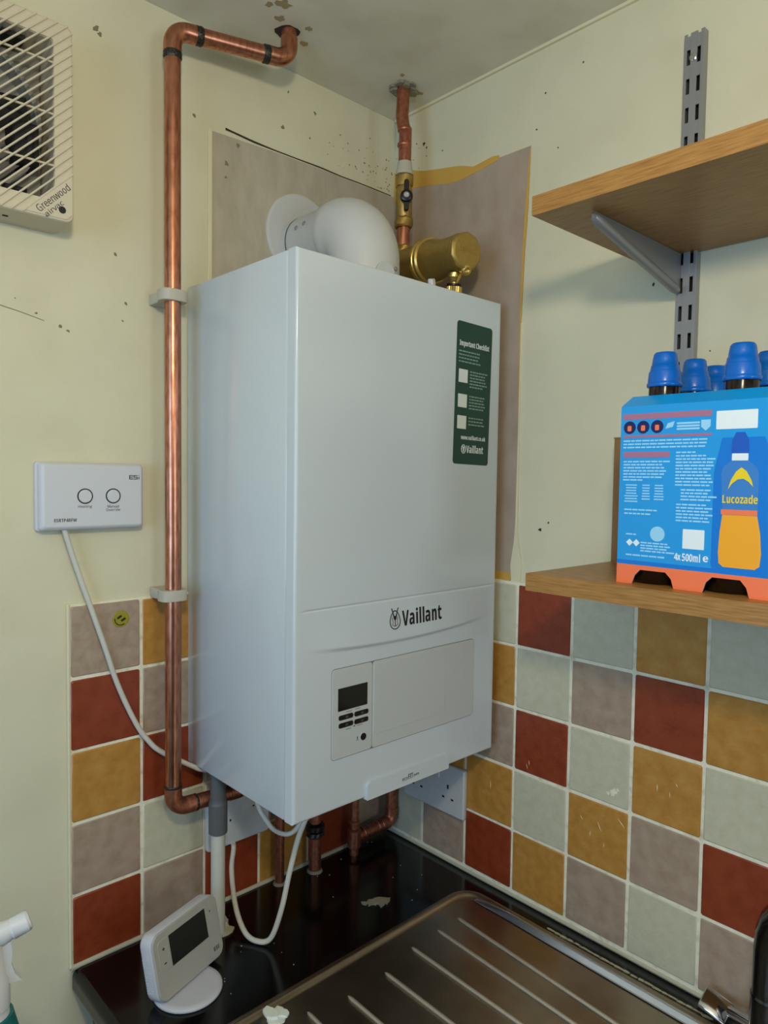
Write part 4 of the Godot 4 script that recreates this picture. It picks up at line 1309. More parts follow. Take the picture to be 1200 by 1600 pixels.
func vent() -> void:
	var x1 := -0.6115
	var y0 := 1.0030
	var w := 0.240
	var x0 := x1 - w
	var y1 := y0 + w
	var cx := (x0 + x1) / 2
	var cy := (y0 + y1) / 2
	var t := thing("extractor_fan", "cream square extractor fan with diagonal slats high on the wall", "extractor fan", Vector3(cx, y0, 0.0))
	var F := 0.060
	var s := S()
	s.loft([Shape.rr(cx, cy, w, w, 0.010, 0.0005, 6), Shape.rr(cx, cy, w, w, 0.010, F - 0.004, 6), Shape.rr(cx, cy, w - 0.002, w - 0.002, 0.010, F - 0.0012, 6), Shape.rr(cx, cy, w - 0.006, w - 0.006, 0.009, F - 0.0005, 6), Shape.rr(cx, cy, w - 0.046, w - 0.046, 0.003, F - 0.0008, 6), Shape.rr(cx, cy, w - 0.048, w - 0.048, 0.003, F - 0.004, 6), Shape.rr(cx, cy, w - 0.048, w - 0.048, 0.003, 0.004, 6)], false, true, true)
	put(s, "housing", M.vent_plastic, t)
	s = S()
	s.box(Vector3(cx, cy, 0.010), Vector3(w - 0.05, w - 0.05, 0.004), 0.0005)
	put(s, "back_plate", M.vent_dusty_grey, t)
	# fan behind the grille
	var fc := Vector3(cx - 0.005, cy - 0.008, 0.0)
	s = S()
	s.lathe(fc + Vector3(0, 0, 0.012), Vector3(0, 0, 1), [[0, 0.094], [0.026, 0.094], [0.028, 0.090], [0.026, 0.088], [0.002, 0.088]], 40)
	var sh := put(s, "fan_shroud", M.vent_dusty_grey, t)
	s = S()
	s.lathe(fc + Vector3(0, 0, 0.012), Vector3(0, 0, 1), [[0, 0.026], [0.028, 0.026], [0.034, 0.022], [0.036, 0.010]], 24)
	put(s, "hub", M.fan_dark, t)
	for i in 6:
		var a := TAU * i / 6 + 0.3
		s = S(Transform3D(Basis.from_euler(Vector3(0, 0, a)) * Basis.from_euler(Vector3(0.45, 0, 0)), fc + Vector3(0, 0, 0.028)))
		s.extrude(PackedVector2Array([Vector2(0.022, -0.012), Vector2(0.050, -0.020), Vector2(0.082, -0.026), Vector2(0.084, 0.012), Vector2(0.055, 0.017), Vector2(0.022, 0.012)]), -0.001, 0.001)
		put(s, "blade", M.fan_dark if i % 2 == 0 else M.fan_grey, t)
	s = S()
	s.box(Vector3(x1 - 0.052, cy - 0.032, 0.030), Vector3(0.030, 0.050, 0.034), 0.002)
	s.cyl(Vector3(x1 - 0.048, cy - 0.05, 0.044), Vector3(x1 - 0.048, cy - 0.02, 0.044), 0.006, 10)
	put(s, "motor_housing", M.fan_dark, t)
	s = S()
	for i in 4:
		for h in [y0 + 0.030, y1 - 0.030]:
			s = S()
			s.box(Vector3(x0 + 0.055 + i * 0.04, h, 0.034), Vector3(0.026, 0.006, 0.03), 0.001)
			put(s, "shutter_stop", M.fan_dark, t)
	# diagonal slats
	var k := (y0 - x1) + 0.062
	var kmax := (y1 - x0) - 0.014
	var ins := 0.0015
	while k < kmax:
		var xa := maxf(x0 + ins, y0 + ins - k)
		var xb := minf(x1 - ins, y1 - ins - k)
		var a := Vector3(xa, xa + k, F + 0.0001)
		var b := Vector3(xb, xb + k, F + 0.0001)
		var l := a.distance_to(b)
		if l > 0.01:
			s = S(Transform3D(Basis.from_euler(Vector3(0, 0, PI / 4)), (a + b) / 2))
			s.box(Vector3(0, 0, -0.0008), Vector3(l, 0.0022, 0.0038), 0.0006)
			put(s, "slat", M.vent_plastic, t)
		k += 0.0122
	for q in [y0 + 0.066, y0 + 0.128, y0 + 0.190]:
		s = S()
		s.box(Vector3(cx, q, F - 0.0038), Vector3(w - 0.046, 0.0026, 0.0026), 0.0006)
		put(s, "cross_bar", M.vent_plastic, t)
	s = S()
	s.extrude(PackedVector2Array([Vector2(x1 - 0.061, y0 + 0.003), Vector2(x1 - 0.010, y0 + 0.003), Vector2(x1 - 0.003, y0 + 0.010), Vector2(x1 - 0.003, y0 + 0.061)]), F - 0.004, F + 0.0006)
	var cp := put(s, "corner_plate", M.vent_plastic, t)
	s = S()
	var d := Vector2(1, 1).normalized()
	var n := Vector2(1, -1).normalized()
	var o := Vector2(x1 - 0.031, y0 + 0.031)
	var p := o + n * 0.0075
	s.text("Greenwood", p.x, p.y, 0.052, 0.0086, F + 0.0005, 0.0004, "Droid Sans", false, PI / 4)
	p = o + n * 0.0170 - d * 0.0085
	s.text("airvac", p.x, p.y, 0.029, 0.0062, F + 0.0005, 0.0004, "Droid Sans", false, PI / 4)
	put(s, "lettering", M.soft_ink, cp)
	s = S()
	s.lathe(Vector3(x1 - 0.0150, y0 + 0.0135, F), Vector3(0, 0, 1), [[0.0, 0.0044], [0.0009, 0.0044], [0.0007, 0.0036]], 20)
	put(s, "screw_hole", M.fan_dark, cp)
	s = S()
	for i in 6:
		s.box(Vector3(x1 - 0.072 - i * 0.010, y0, 0.030), Vector3(0.0062, 0.0012, 0.0045), 0.0003)
	put(s, "drain_slots", M.dark_slot, t)

func control_box() -> void:
	var t := thing("heating_control_box", "white heating control box with two round buttons left of the boiler", "control box", Vector3(-0.5735, 0.6135, 0.0))
	var c := Vector2(-0.5732, 0.6585)
	var s := S()
	s.rbox(Vector3(c.x - 0.0012, c.y, 0.0042), Vector3(0.1425, 0.0915, 0.0080), 0.004, 0.001, 4)
	put(s, "back_box", M.white_plastic, t)
	s = S()
	s.loft([Shape.rr(c.x, c.y, 0.1400, 0.0895, 0.004, 0.0080, 4), Shape.rr(c.x, c.y, 0.1400, 0.0895, 0.004, 0.0130, 4), Shape.rr(c.x, c.y, 0.1375, 0.0870, 0.004, 0.0175, 4), Shape.rr(c.x, c.y, 0.1310, 0.0805, 0.003, 0.0205, 4), Shape.rr(c.x, c.y, 0.1290, 0.0785, 0.003, 0.0207, 4)], true)
	var cv := put(s, "cover", M.white_plastic, t)
	for x in [-0.5865, -0.5483]:
		s = S()
		s.lathe(Vector3(x, 0.6590, 0.0204), Vector3(0, 0, 1), [[0.0, 0.0104], [0.0008, 0.0104], [0.0008, 0.0088]], 32)
		var rg := put(s, "button_ring", M.ink, cv)
		s = S()
		s.lathe(Vector3(x, 0.6590, 0.0204), Vector3(0, 0, 1), [[0.0, 0.0088], [0.0013, 0.0088], [0.0018, 0.0080]], 32)
		put(s, "button", M.white_plastic, cv)
	s = S()
	s.text("Heating", -0.5865, 0.6447, 0.0182, 0.0046, 0.0205, 0.0004)
	s.text("Manual", -0.5483, 0.6447, 0.0160, 0.0038, 0.0205, 0.0004)
	s.text("Override", -0.5483, 0.6400, 0.0196, 0.0038, 0.0205, 0.0004)
	s.text("ESRTP4RFW", -0.6120, 0.6272, 0.0290, 0.0044, 0.0205, 0.0004, "Droid Sans", true)
	put(s, "lettering", M.soft_ink, cv)
	s = S()
	var lx := -0.5180
	for q in [[-0.0045, 0.0024, 0.0060, 0.0011], [-0.0045, 0.0, 0.0050, 0.0011], [-0.0045, -0.0024, 0.0060, 0.0011], [0.0018, 0.0024, 0.0058, 0.0011], [0.0018, 0.0, 0.0058, 0.0011], [0.0018, -0.0024, 0.0058, 0.0011], [-0.0006, 0.0012, 0.0011, 0.0030], [0.0042, -0.0012, 0.0011, 0.0030], [0.0066, -0.0012, 0.0011, 0.0040], [0.0066, 0.0026, 0.0011, 0.0011], [-0.0070, 0.0, 0.0011, 0.0059]]:
		s.plate(lx + q[0], 0.6850 + q[1], q[2], q[3], 0.0205, 0.0209, 0.0002, 0.0, 1)
	put(s, "logo", M.ink, cv).set_meta("label", "small dark maker's logo")

func thermostat() -> void:
	var base := Vector3(-0.503, 0.0, 0.150)
	var t := thing("room_thermostat", "white wireless thermostat on a round stand on the worktop", "thermostat", base)
	var s := S()
	s.lathe(base + Vector3(0, 0.0004, 0), Vector3.UP, [[0.0, 0.0440], [0.0012, 0.0452], [0.0035, 0.0450], [0.0050, 0.0430], [0.0056, 0.0380]], 44, true)
	put(s, "stand", M.stat_white, t)
	var yaw := 0.3313
	var tilt := 0.2264
	var b := Basis(Vector3.UP, yaw) * Basis(Vector3.RIGHT, -tilt)
	var fr := Transform3D(b, Vector3(-0.4911, 0.008, 0.1464))
	s = S(fr)
	s.rbox(Vector3(0, 0.0432, -0.0120), Vector3(0.1230, 0.0864, 0.0220), 0.0140, 0.0035, 6)
	var bd := put(s, "body", M.stat_white, t)
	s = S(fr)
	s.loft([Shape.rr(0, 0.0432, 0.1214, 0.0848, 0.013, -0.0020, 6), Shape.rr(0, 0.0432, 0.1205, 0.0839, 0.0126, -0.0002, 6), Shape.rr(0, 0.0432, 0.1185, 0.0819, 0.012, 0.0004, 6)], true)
	var fc := put(s, "front_cover", M.stat_front_shaded, t)
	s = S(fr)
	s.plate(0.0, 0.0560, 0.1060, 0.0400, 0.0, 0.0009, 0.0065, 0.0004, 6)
	put(s, "window_surround", M.stat_front_shaded, fc)
	s = S(fr)
	s.plate(0.001, 0.0560, 0.0680, 0.0392, 0.0004, 0.0013, 0.0006)
	put(s, "screen", M.lcd, fc)
	s = S(fr)
	s.text("ESi", 0.0465, 0.0150, 0.0100, 0.0058, 0.0003, 0.0004, "Droid Sans", true)
	put(s, "logo", M.soft_ink, fc)
	s = S(fr)
	s.text("+", -0.0440, 0.0640, 0.0040, 0.0042, 0.0008, 0.0004, "Droid Sans", true)
	s.plate(-0.0440, 0.0460, 0.0040, 0.0014, 0.0008, 0.0012, 0.0003, 0.0, 1)
	s.plate(0.0445, 0.0670, 0.0018, 0.0018, 0.0008, 0.0012, 0.0005, 0.0, 2)
	put(s, "button_marks", M.ink, fc)
	s = S(fr)
	for i in 14:
		s.box(Vector3(-0.0613, 0.016 + i * 0.0032, -0.0150), Vector3(0.0020, 0.0017, 0.0110), 0.0004)
	put(s, "cooling_fins", M.stat_white, bd)
	s = S(fr)
	s.box(Vector3(0, 0.004, -0.012), Vector3(0.060, 0.014, 0.016), 0.002)
	put(s, "foot", M.stat_white, t)

func shelves() -> void:
	# slotted rail
	var t := thing("shelf_rail", "grey twin-slot shelving rail screwed to the right wall", "shelf rail", Vector3(0, 0.53, 0.5705))
	var R := flat_right()
	var zc := 0.5705
	var y0 := 0.54
	var y1 := 1.270
	var s := S(R)
	for q in [[-0.0110, 0.0040], [0.0, 0.0090], [0.0110, 0.0040]]:
		s.box(Vector3(zc + q[0], (y0 + y1) / 2, 0.0115), Vector3(q[1], y1 - y0, 0.0020), 0.0003)
	for sd in [-1.0, 1.0]:
		s.box(Vector3(zc + sd * 0.0122, (y0 + y1) / 2, 0.0062), Vector3(0.0018, y1 - y0, 0.0122), 0.0005)
		var y := y1 - 0.012
		while y > y0:
			s.box(Vector3(zc + sd * 0.0068, y, 0.0113), Vector3(0.0052, 0.0170, 0.0018), 0.0002)
			y -= 0.0365
	put(s, "channel", M.rail_grey, t)
	s = S(R)
	s.box(Vector3(zc, (y0 + y1) / 2, 0.0012), Vector3(0.0220, y1 - y0 - 0.002, 0.0014), 0.0002)
	put(s, "channel_back", M.dark_slot, t)
	s = S(R)
	screw(s, Vector3(zc, 1.238, 0.0128), Vector3(0, 0, 1), 0.0052)
	put(s, "screw", M.chrome, t)
	# bracket under the upper shelf
	var b := thing("shelf_bracket", "grey steel bracket holding up the upper oak shelf", "shelf bracket", Vector3(-0.0125, 0.935, zc))
	s = S(Transform3D(Basis(), Vector3(0, 0, 0.562)))
	s.extrude(PackedVector2Array([Vector2(-0.0128, 0.9893), Vector2(-0.226, 0.9893), Vector2(-0.230, 0.9850), Vector2(-0.226, 0.9800), Vector2(-0.032, 0.9400), Vector2(-0.0128, 0.9380)]), -0.0013, 0.0013)
	put(s, "web", M.bracket_grey, b)
	s = S()
	var rg := []
	var p0 := Vector3(-0.0160, 0.9400, 0.562)
	var p1 := Vector3(-0.2270, 0.9830, 0.562)
	var dv := (p1 - p0).normalized()
	for q in [[0.0, 0.002], [0.004, 0.0050], [0.012, 0.0062], [0.20, 0.0062], [0.211, 0.0058], [0.2153, 0.0036]]:
		rg.append(s.ring_at(p0 + dv * q[0], dv, q[1], 14))
	s.loft(rg, true)
	put(s, "rolled_edge", M.bracket_grey, b)
	s = S()
	for q in [[-0.165, 0.975, 0.553], [-0.110, 0.9885, 0.540], [-0.095, 0.9885, 0.538]]:
		s.cyl(Vector3(q[0], 0.9899, q[2]), Vector3(q[0] - 0.003, 0.9840, q[2] - 0.002), 0.0016, 8)
	put(s, "screws", M.chrome, b)
	# shelves
	var u := put(shelf_shape(-0.262, 0.9900, 0.0216, 0.503, -0.003), "shelf", M.oak_laminate)
	tag(u, "upper oak shelf board seen from underneath on a steel bracket", "shelf", "oak shelves on the right wall")
	u = put(shelf_shape(-0.228, 0.5545, 0.0212, 0.482, -0.0035), "shelf", M.oak_laminate)
	tag(u, "lower oak shelf board just above the tiles carrying the drinks", "shelf", "oak shelves on the right wall")

func shelf_shape(x0: float, y0: float, h: float, z0: float, x1: float) -> Shape:
	var s := S()
	var l := 1.25 - z0
	s.box(Vector3((x0 + x1) / 2, y0 + h / 2, z0 + l / 2), Vector3(x1 - x0, h, l), 0.0009)
	return s

func bottle(at: Vector3, label: String) -> void:
	var t := thing("drink_bottle", label, "bottle", at, "sports drink bottles on the lower shelf")
	var s := S()
	s.lathe(at + Vector3(0, 0.0012, 0), Vector3.UP, [[0.0, 0.026], [0.003, 0.0310], [0.060, 0.0310], [0.090, 0.0285], [0.120, 0.0310], [0.150, 0.0310], [0.170, 0.0290], [0.188, 0.0220], [0.196, 0.0170], [0.222, 0.0166]], 28, true)
	put(s, "body", M.drink_dark, t)
	s = S()
	s.lathe(at + Vector3(0, 0.2195, 0), Vector3.UP, [[0.0, 0.0182], [0.0008, 0.0190], [0.004, 0.0190], [0.0045, 0.0182], [0.006, 0.0180], [0.0165, 0.0172], [0.0178, 0.0164], [0.0190, 0.0158], [0.0240, 0.0150], [0.0245, 0.0142], [0.030, 0.0136], [0.0365, 0.0124], [0.0385, 0.0108], [0.039, 0.006]], 28, true)
	put(s, "sports_cap", M.cap_blue, t)

func drinks() -> void:
	var y := 0.5757
	for q in [[-0.168, 0.6215, "blue capped drink bottle at the near front corner of the blue multipack"], [-0.100, 0.6250, "blue capped drink bottle second from the wall in the multipack"], [-0.168, 0.7045, "blue capped drink bottle at the right end of the multipack front"], [-0.100, 0.7080, "blue capped drink bottle half hidden at the multipack's right rear"], [-0.0355, 0.6230, "loose blue capped drink bottle against the wall behind the multipack"]]:
		bottle(Vector3(q[0], y, q[1]), q[2])
	var z0 := 0.5905
	var z1 := 0.7555
	var t := thing("drinks_multipack", "blue and orange cardboard sleeve round a multipack of drinks", "multipack", Vector3(-0.137, y, (z0 + z1) / 2))
	var X := -0.2050
	var R := flat_right(X)   # local (z, y, proud of the front)
	var zm := [0.6328, 0.7100]
	var front := PackedVector2Array([Vector2(z0, y), Vector2(0.6090, y), Vector2(0.6125, y + 0.010), Vector2(0.6185, y + 0.0165), Vector2(0.6470, y + 0.0165), Vector2(0.6535, y + 0.010), Vector2(0.6565, y), Vector2(0.6870, y), Vector2(0.6905, y + 0.011), Vector2(0.6965, y + 0.0170), Vector2(0.7240, y + 0.0170), Vector2(0.7300, y + 0.010), Vector2(0.7330, y), Vector2(z1, y), Vector2(z1, 0.7725), Vector2(z0, 0.7725)])
	var s := S(R)
	s.extrude(front, -0.0008, 0.0)
	var fp := put(s, "front_panel", M.pack_blue, t)
	s = S(flat_right(-0.0690))
	s.extrude(PackedVector2Array([Vector2(z0, y), Vector2(z1, y), Vector2(z1, 0.7725), Vector2(z0, 0.7725)]), -0.0008, 0.0)
	put(s, "back_panel", M.pack_blue, t)
	# sloping shoulders and the top round the necks
	s = S()
	s.loft([[Vector3(X, 0.7725, z0), Vector3(X, 0.7725, z1), Vector3(X + 0.0008, 0.7720, z1), Vector3(X + 0.0008, 0.7720, z0)], [Vector3(X + 0.0175, 0.7850, z0 + 0.004), Vector3(X + 0.0175, 0.7850, z1), Vector3(X + 0.0175, 0.7842, z1), Vector3(X + 0.0175, 0.7842, z0 + 0.004)]], false, true, true, true)
	s.loft([[Vector3(-0.0682, 0.7725, z0), Vector3(-0.0682, 0.7725, z1), Vector3(-0.0690, 0.7720, z1), Vector3(-0.0690, 0.7720, z0)], [Vector3(-0.0850, 0.7850, z0 + 0.004), Vector3(-0.0850, 0.7850, z1), Vector3(-0.0850, 0.7842, z1), Vector3(-0.0850, 0.7842, z0 + 0.004)]], false, true, true, true)
	s.box(Vector3((X + 0.0175 - 0.085) / 2, 0.7846, (z0 + z1) / 2 + 0.002), Vector3(0.1025, 0.0008, z1 - z0 - 0.004), 0.0002)
	put(s, "top_panel", M.pack_blue, t)
	# printing, each colour its own thin layer on the front
	s = S(R)
	var band := PackedVector2Array()
	for q in front:
		if q.y < 0.7:
			band.append(q + Vector2(0, 0.00005))
	band.append(Vector2(z1, y + 0.0215))
	band.append(Vector2(z0, y + 0.0215))
	s.extrude(band, 0.0, 0.00025)
	put(s, "orange_band", M.pack_orange, fp)
	s = S(R)
	s.plate(0.673, 0.5995, 0.165, 0.0048, 0.0, 0.00022, 0.0001, 0.0, 1)
	s.extrude(PackedVector2Array([Vector2(0.6985, 0.598), Vector2(z1, 0.598), Vector2(z1, 0.700), Vector2(0.742, 0.735), Vector2(0.7015, 0.735), Vector2(0.6945, 0.700), Vector2(0.6945, 0.605)]), 0.0, 0.0002)
	put(s, "dark_blue_print", M.print_mid_blue, fp)
	s = S(R)
	for q in [[0.6419, 0.7608, 0.0972, 0.0062], [0.6425, 0.7390, 0.0972, 0.0026], [0.6212, 0.7190, 0.0530, 0.0062]]:
		s.plate(q[0], q[1], q[2], q[3], 0.0, 0.0003, 0.0002, 0.0, 1)
	put(s, "red_print", M.print_red, fp)
	s = S(R)
	for q in [0.6011, 0.6169, 0.6328]:
		s.lathe(Vector3(q, 0.7490, 0.0), Vector3(0, 0, 1), [[0.0, 0.0070], [0.0004, 0.0070]], 24)
	put(s, "navy_roundels", M.print_navy, fp)
	s = S(R)
	for q in [0.6011, 0.6169, 0.6328]:
		s.plate(q, 0.7480, 0.0046, 0.0060, 0.0, 0.0006, 0.001, 0.0, 2)
	s.plate(0.7205, 0.6603, 0.0345, 0.0052, 0.0, 0.0009, 0.0003, 0.0, 1)
	put(s, "orange_print", M.pack_orange, fp)
	# white small print
	s = S(R)
	s.extrude(PackedVector2Array([Vector2(0.6420, 0.7462), Vector2(0.6500, 0.7480), Vector2(0.6520, 0.7540), Vector2(0.6445, 0.7520)]), 0.0, 0.0004)
	for q in [0.7515, 0.7485, 0.7455]:
		s.plate(0.6665, q, 0.0240, 0.0020, 0.0, 0.0004, 0.0003, 0.0, 1)
	for q in [[0.5942, 0.7342, 0.098, 3, 0.0036], [0.5950, 0.7114, 0.0530, 6, 0.0034], [0.5950, 0.6912, 0.0240, 1, 0.003], [0.5976, 0.6583, 0.0440, 1, 0.003], [0.5976, 0.6540, 0.0300, 1, 0.003], [0.6545, 0.7209, 0.0200, 1, 0.003], [0.6545, 0.7172, 0.0395, 10, 0.0034], [0.6610, 0.6815, 0.0330, 4, 0.0034], [0.6565, 0.6660, 0.0380, 6, 0.0034], [0.6005, 0.6310, 0.012, 1, 0.003], [0.6180, 0.6225, 0.0340, 4, 0.0030], [0.6010, 0.6080, 0.0500, 1, 0.003]]:
		for i in q[3]:
			var xx: float = q[0]
			var end: float = q[0] + q[2] * rng.randf_range(0.82, 1.0)
			while xx < end - 0.002:
				var wl := rng.randf_range(0.003, 0.009)
				s.plate(xx + wl / 2, q[1] - i * q[4], wl, 0.0016, 0.0, 0.0003, 0.0003, 0.0, 1)
				xx += wl + 0.0009
	for col in [[0.5970, 0.0160, 7], [0.6170, 0.0105, 6], [0.6310, 0.0120, 6]]:
		for i in col[2]:
			s.plate(col[0] + col[1] / 2, 0.6855 - i * 0.0030, col[1] * rng.randf_range(0.7, 1.0), 0.0013, 0.0, 0.0003, 0.0003, 0.0, 1)
	s.lathe(Vector3(0.6368, 0.6330, 0.0), Vector3(0, 0, 1), [[0.0, 0.0082], [0.0002, 0.0082]], 20)
	put(s, "small_print", M.print_sky, fp)
	s = S(R)
	s.plate(0.6760, 0.6300, 0.0225, 0.0205, 0.0, 0.0004, 0.0005, 0.0, 1)
	put(s, "white_square", M.print_white_ink, fp)
	s = S(R)
	s.plate(0.7150, 0.7528, 0.0395, 0.0185, 0.0, 0.0004, 0.0005, 0.0, 1)
	put(s, "date_panel", M.print_white_ink, fp)
	s = S(R)
	s.extrude(PackedVector2Array([Vector2(0.6800, 0.7540), Vector2(0.6895, 0.7540), Vector2(0.6895, 0.7470), Vector2(0.6848, 0.7428), Vector2(0.6800, 0.7470)]), 0.0, 0.0004)
	put(s, "printed_shield", M.print_sky, fp)
	for q in [[0.6050, 0.6218], [0.6130, 0.6218]]:
		s = S(R)
		s.lathe(Vector3(q[0], q[1], 0.0), Vector3(0, 0, 1), [[0.0, 0.0040], [0.0003, 0.0040]], 4)
		put(s, "printed_diamond", M.print_white_ink, fp)
	s = S(R)
	s.text("4x", 0.6598, 0.6106, 0.0070, 0.0074, 0.0, 0.0004, "Droid Sans", true)
	s.text("500ml", 0.6742, 0.6108, 0.0190, 0.0086, 0.0, 0.0004, "Droid Sans", true)
	s.text("e", 0.6892, 0.6106, 0.0052, 0.0060, 0.0, 0.0004, "Droid Sans", true)
	put(s, "volume_lettering", M.print_white_ink, fp)
	# the printed bottle
	s = S(R)
	s.extrude(PackedVector2Array([Vector2(0.7108, 0.7195), Vector2(0.7282, 0.7195), Vector2(0.7275, 0.7320), Vector2(0.7235, 0.7400), Vector2(0.7150, 0.7400), Vector2(0.7115, 0.7320)]), 0.0, 0.0004)
	put(s, "printed_cap", M.print_deep_blue, fp)
	s = S(R)
	s.plate(0.7195, 0.7155, 0.0155, 0.0070, 0.0, 0.0004, 0.0003, 0.0, 1)
	put(s, "printed_neck", M.print_white_ink, fp)
	s = S(R)
	s.extrude(PackedVector2Array([Vector2(0.7045, 0.6580), Vector2(0.7375, 0.6580), Vector2(0.7410, 0.6400), Vector2(0.7425, 0.6200), Vector2(0.7415, 0.6080), Vector2(0.7370, 0.6045), Vector2(0.7070, 0.6045), Vector2(0.7025, 0.6080), Vector2(0.7015, 0.6200), Vector2(0.7025, 0.6400)]), 0.0, 0.0004)
	put(s, "printed_drink", M.print_amber, fp)
	s = S(R)
	s.extrude(PackedVector2Array([Vector2(0.7045, 0.6575), Vector2(0.7380, 0.6575), Vector2(0.7380, 0.7000), Vector2(0.7350, 0.7060), Vector2(0.7275, 0.7120), Vector2(0.7115, 0.7120), Vector2(0.7040, 0.7060), Vector2(0.7020, 0.7000)]), 0.0, 0.0005)
	put(s, "printed_label", M.print_label_blue, fp)
	s = S(R)
	s.extrude(PackedVector2Array([Vector2(0.7090, 0.6830), Vector2(0.7120, 0.6930), Vector2(0.7165, 0.7010), Vector2(0.7215, 0.7050), Vector2(0.7262, 0.7015), Vector2(0.7310, 0.6930), Vector2(0.7330, 0.6860), Vector2(0.7285, 0.6910), Vector2(0.7235, 0.6940), Vector2(0.7180, 0.6930), Vector2(0.7130, 0.6890)]), 0.0, 0.0009)
	s.text("Lucozade", 0.7210, 0.6735, 0.0335, 0.0088, 0.0004, 0.0006, "Droid Sans", true)
	put(s, "printed_logo", M.print_yellow, fp)
	# flattened carton edge behind the pack
	var c := S()
	c.box(Vector3(-0.0225, 0.6625, 0.5330), Vector3(0.036, 0.1735, 0.085), 0.001)
	c.box(Vector3(-0.0225, 0.7485, 0.5330), Vector3(0.0375, 0.0016, 0.0865), 0.0005)
	var cb := put(c, "cardboard_box", M.cardboard)
	tag(cb, "narrow brown cardboard box behind the blue multipack", "box")

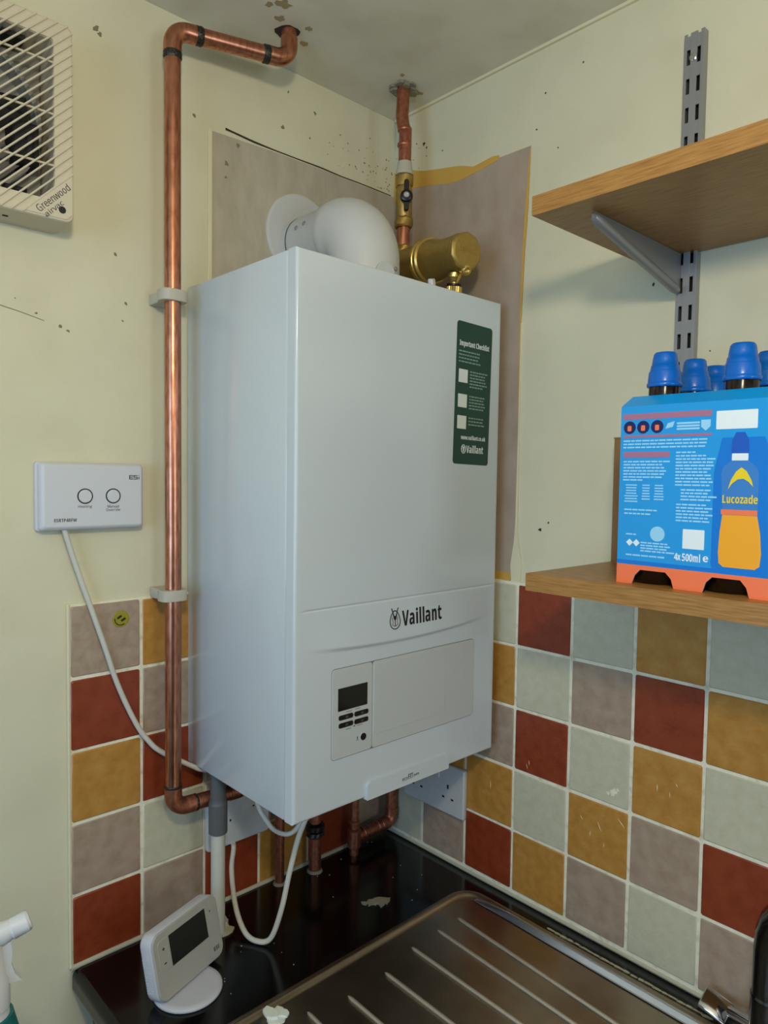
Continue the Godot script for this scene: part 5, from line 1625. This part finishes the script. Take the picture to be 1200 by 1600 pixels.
func small_things() -> void:
	# round sticker on the top left tile
	var t := thing("round_sticker", "small yellow face sticker on the top left pink tile", "sticker", Vector3(-0.5325, 0.4830, 0.0058))
	var s := S()
	s.lathe(Vector3(-0.5325, 0.4830, 0.0056), Vector3(0, 0, 1), [[0.0, 0.0118], [0.0008, 0.0118], [0.0012, 0.0112]], 28)
	put(s, "disc", M.sticker_yellow, t)
	s = S()
	for q in [[-0.0040, 0.0030], [0.0034, -0.0020]]:
		s.xf = Transform3D(Basis.from_euler(Vector3(0, 0, 0.5)), Vector3(-0.5325 + q[0] * 0.75 + 0.001, 0.4835 + q[1] * 0.8, 0.0067))
		s.plate(0, 0, 0.0075, 0.0032, 0.0, 0.0004, 0.0015, 0.0, 3)
	s.xf = Transform3D()
	var sm := []
	for i in 8:
		var a := PI * 0.95 + PI * 0.75 * i / 7
		sm.append(Vector3(-0.5325 + cos(a) * 0.0088, 0.4830 + sin(a) * 0.0088, 0.0069))
	s.tube(sm, 0.0007, 5)
	put(s, "printed_face", M.ink, t)
	# crumbs on the worktop
	s = S(flat_up(0.0))
	blob(s, Vector2(-0.1772, -0.178), 0.013, 0.0003, 0.0030, 11, 0.5)
	blob(s, Vector2(-0.190, -0.170), 0.008, 0.0003, 0.0020, 9, 0.5)
	blob(s, Vector2(-0.168, -0.183), 0.007, 0.0003, 0.0045, 8, 0.5)
	blob(s, Vector2(-0.199, -0.163), 0.005, 0.0003, 0.0012, 7, 0.5)
	var o := put(s, "sealant_scrap", M.torn_board)
	tag(o, "crumpled grey scrap lying on the black worktop behind the sink", "scrap")
	s = S(flat_up(0.0))
	blob(s, Vector2(-0.4460, -0.2760), 0.0150, 0.0055, 0.0090, 13, 0.35)
	blob(s, Vector2(-0.4520, -0.2700), 0.0090, 0.0085, 0.0125, 9, 0.4)
	blob(s, Vector2(-0.4400, -0.2790), 0.0070, 0.0085, 0.0110, 8, 0.4)
	o = put(s, "crumpled_tissue", M.print_white)
	tag(o, "crumpled white tissue on the near edge of the draining board", "tissue")
	# trolley out of frame that carries the spray bottle
	var tr := thing("side_trolley", "low white trolley beside the worktop end", "trolley", Vector3(-0.83, -0.9, 0.30))
	s = S()
	s.box(Vector3(-0.83, -0.060, 0.30), Vector3(0.24, 0.020, 0.20), 0.003)
	put(s, "top", M.white_plastic, tr)
	s = S()
	s.box(Vector3(-0.83, -0.60, 0.30), Vector3(0.23, 0.016, 0.19), 0.003)
	put(s, "tray", M.white_plastic, tr)
	for q in [[-0.94, 0.21], [-0.72, 0.21], [-0.94, 0.39], [-0.72, 0.39]]:
		s = S()
		s.cyl(Vector3(q[0], -0.9, q[1]), Vector3(q[0], -0.070, q[1]), 0.009, 12)
		put(s, "leg", M.white_plastic, tr)
	var y0 := -0.050
	var c := Vector3(-0.7780, y0, 0.300)
	var b := thing("spray_bottle", "white trigger spray bottle with teal label at the left edge", "spray bottle", c)
	s = S()
	s.lathe(c + Vector3(0, 0.0005, 0), Vector3.UP, [[0.0, 0.030], [0.004, 0.034], [0.15, 0.034], [0.175, 0.030], [0.200, 0.024], [0.222, 0.0190], [0.245, 0.0165], [0.258, 0.0150]], 28, true)
	put(s, "body", M.white_plastic, b)
	s = S()
	s.lathe(c + Vector3(0, 0.02, 0), Vector3.UP, [[0.0, 0.0344], [0.13, 0.0346], [0.155, 0.0344], [0.178, 0.0304], [0.203, 0.0248], [0.226, 0.0194]], 28, true)
	put(s, "label_wrap", M.teal_label, b)
	s = S()
	s.lathe(c + Vector3(0, 0.254, 0), Vector3.UP, [[0.0, 0.0170], [0.024, 0.0165], [0.030, 0.0140], [0.060, 0.0110]], 24, true)
	put(s, "collar", M.white_plastic, b)
	s = S(Transform3D(Basis(Vector3.UP, -0.15), c + Vector3(0, 0.313, 0)))
	var rg := []
	for q in [[-0.034, 0.004, 0.006, 0.004], [-0.030, 0.006, 0.010, 0.009], [-0.010, 0.006, 0.011, 0.011], [0.012, 0.006, 0.0095, 0.0105], [0.020, 0.008, 0.0080, 0.0090]]:
		var ring := []
		for i in 16:
			var a := TAU * i / 16
			ring.append(Vector3(q[0], q[1] + sin(a) * q[3], cos(a) * q[2]))
		rg.append(ring)
	s.loft(rg, true)
	s.lathe(Vector3(-0.004, -0.012, 0), Vector3.UP, [[0.0, 0.0108], [0.014, 0.0095]], 18)
	put(s, "spray_head", M.white_plastic, b)
	s = S(Transform3D(Basis(Vector3.UP, -0.15), c + Vector3(0, 0.313, 0)))
	s.lathe(Vector3(0.0170, 0.007, 0), Vector3(1, 0.30, 0), [[0.0, 0.0085], [0.002, 0.0098], [0.015, 0.0098], [0.0175, 0.0085]], 8)
	put(s, "nozzle", M.white_plastic, b)
	s = S(Transform3D(Basis(Vector3.UP, -0.15), c + Vector3(0, 0.313, 0)))
	s.extrude(PackedVector2Array([Vector2(0.006, 0.0), Vector2(0.017, -0.001), Vector2(0.0185, -0.010), Vector2(0.0175, -0.022), Vector2(0.0205, -0.033), Vector2(0.0260, -0.0405), Vector2(0.012, -0.0400), Vector2(0.0110, -0.028), Vector2(0.008, -0.014)]), -0.005, 0.005)
	put(s, "trigger", M.white_plastic, b)
	# pendant lamp above and behind the camera
	var lp := thing("pendant_lamp", "bare pendant bulb hanging from the ceiling behind the photographer", "lamp", Vector3(-0.94, 1.06, 1.03))
	s = S()
	s.ball(Vector3(-0.94, 1.06, 1.03), Vector3(0.045, 0.045, 0.045), 24, 14)
	put(s, "bulb", M.bulb_glow, lp)
	s = S()
	s.lathe(Vector3(-0.94, 1.100, 1.03), Vector3.UP, [[0.0, 0.016], [0.03, 0.018], [0.055, 0.015], [0.065, 0.006]], 20)
	put(s, "socket", M.white_plastic, lp)
	s = S()
	s.cyl(Vector3(-0.94, 1.16, 1.03), Vector3(-0.94, CEIL, 1.03), 0.003, 8)
	put(s, "flex", M.white_plastic, lp)
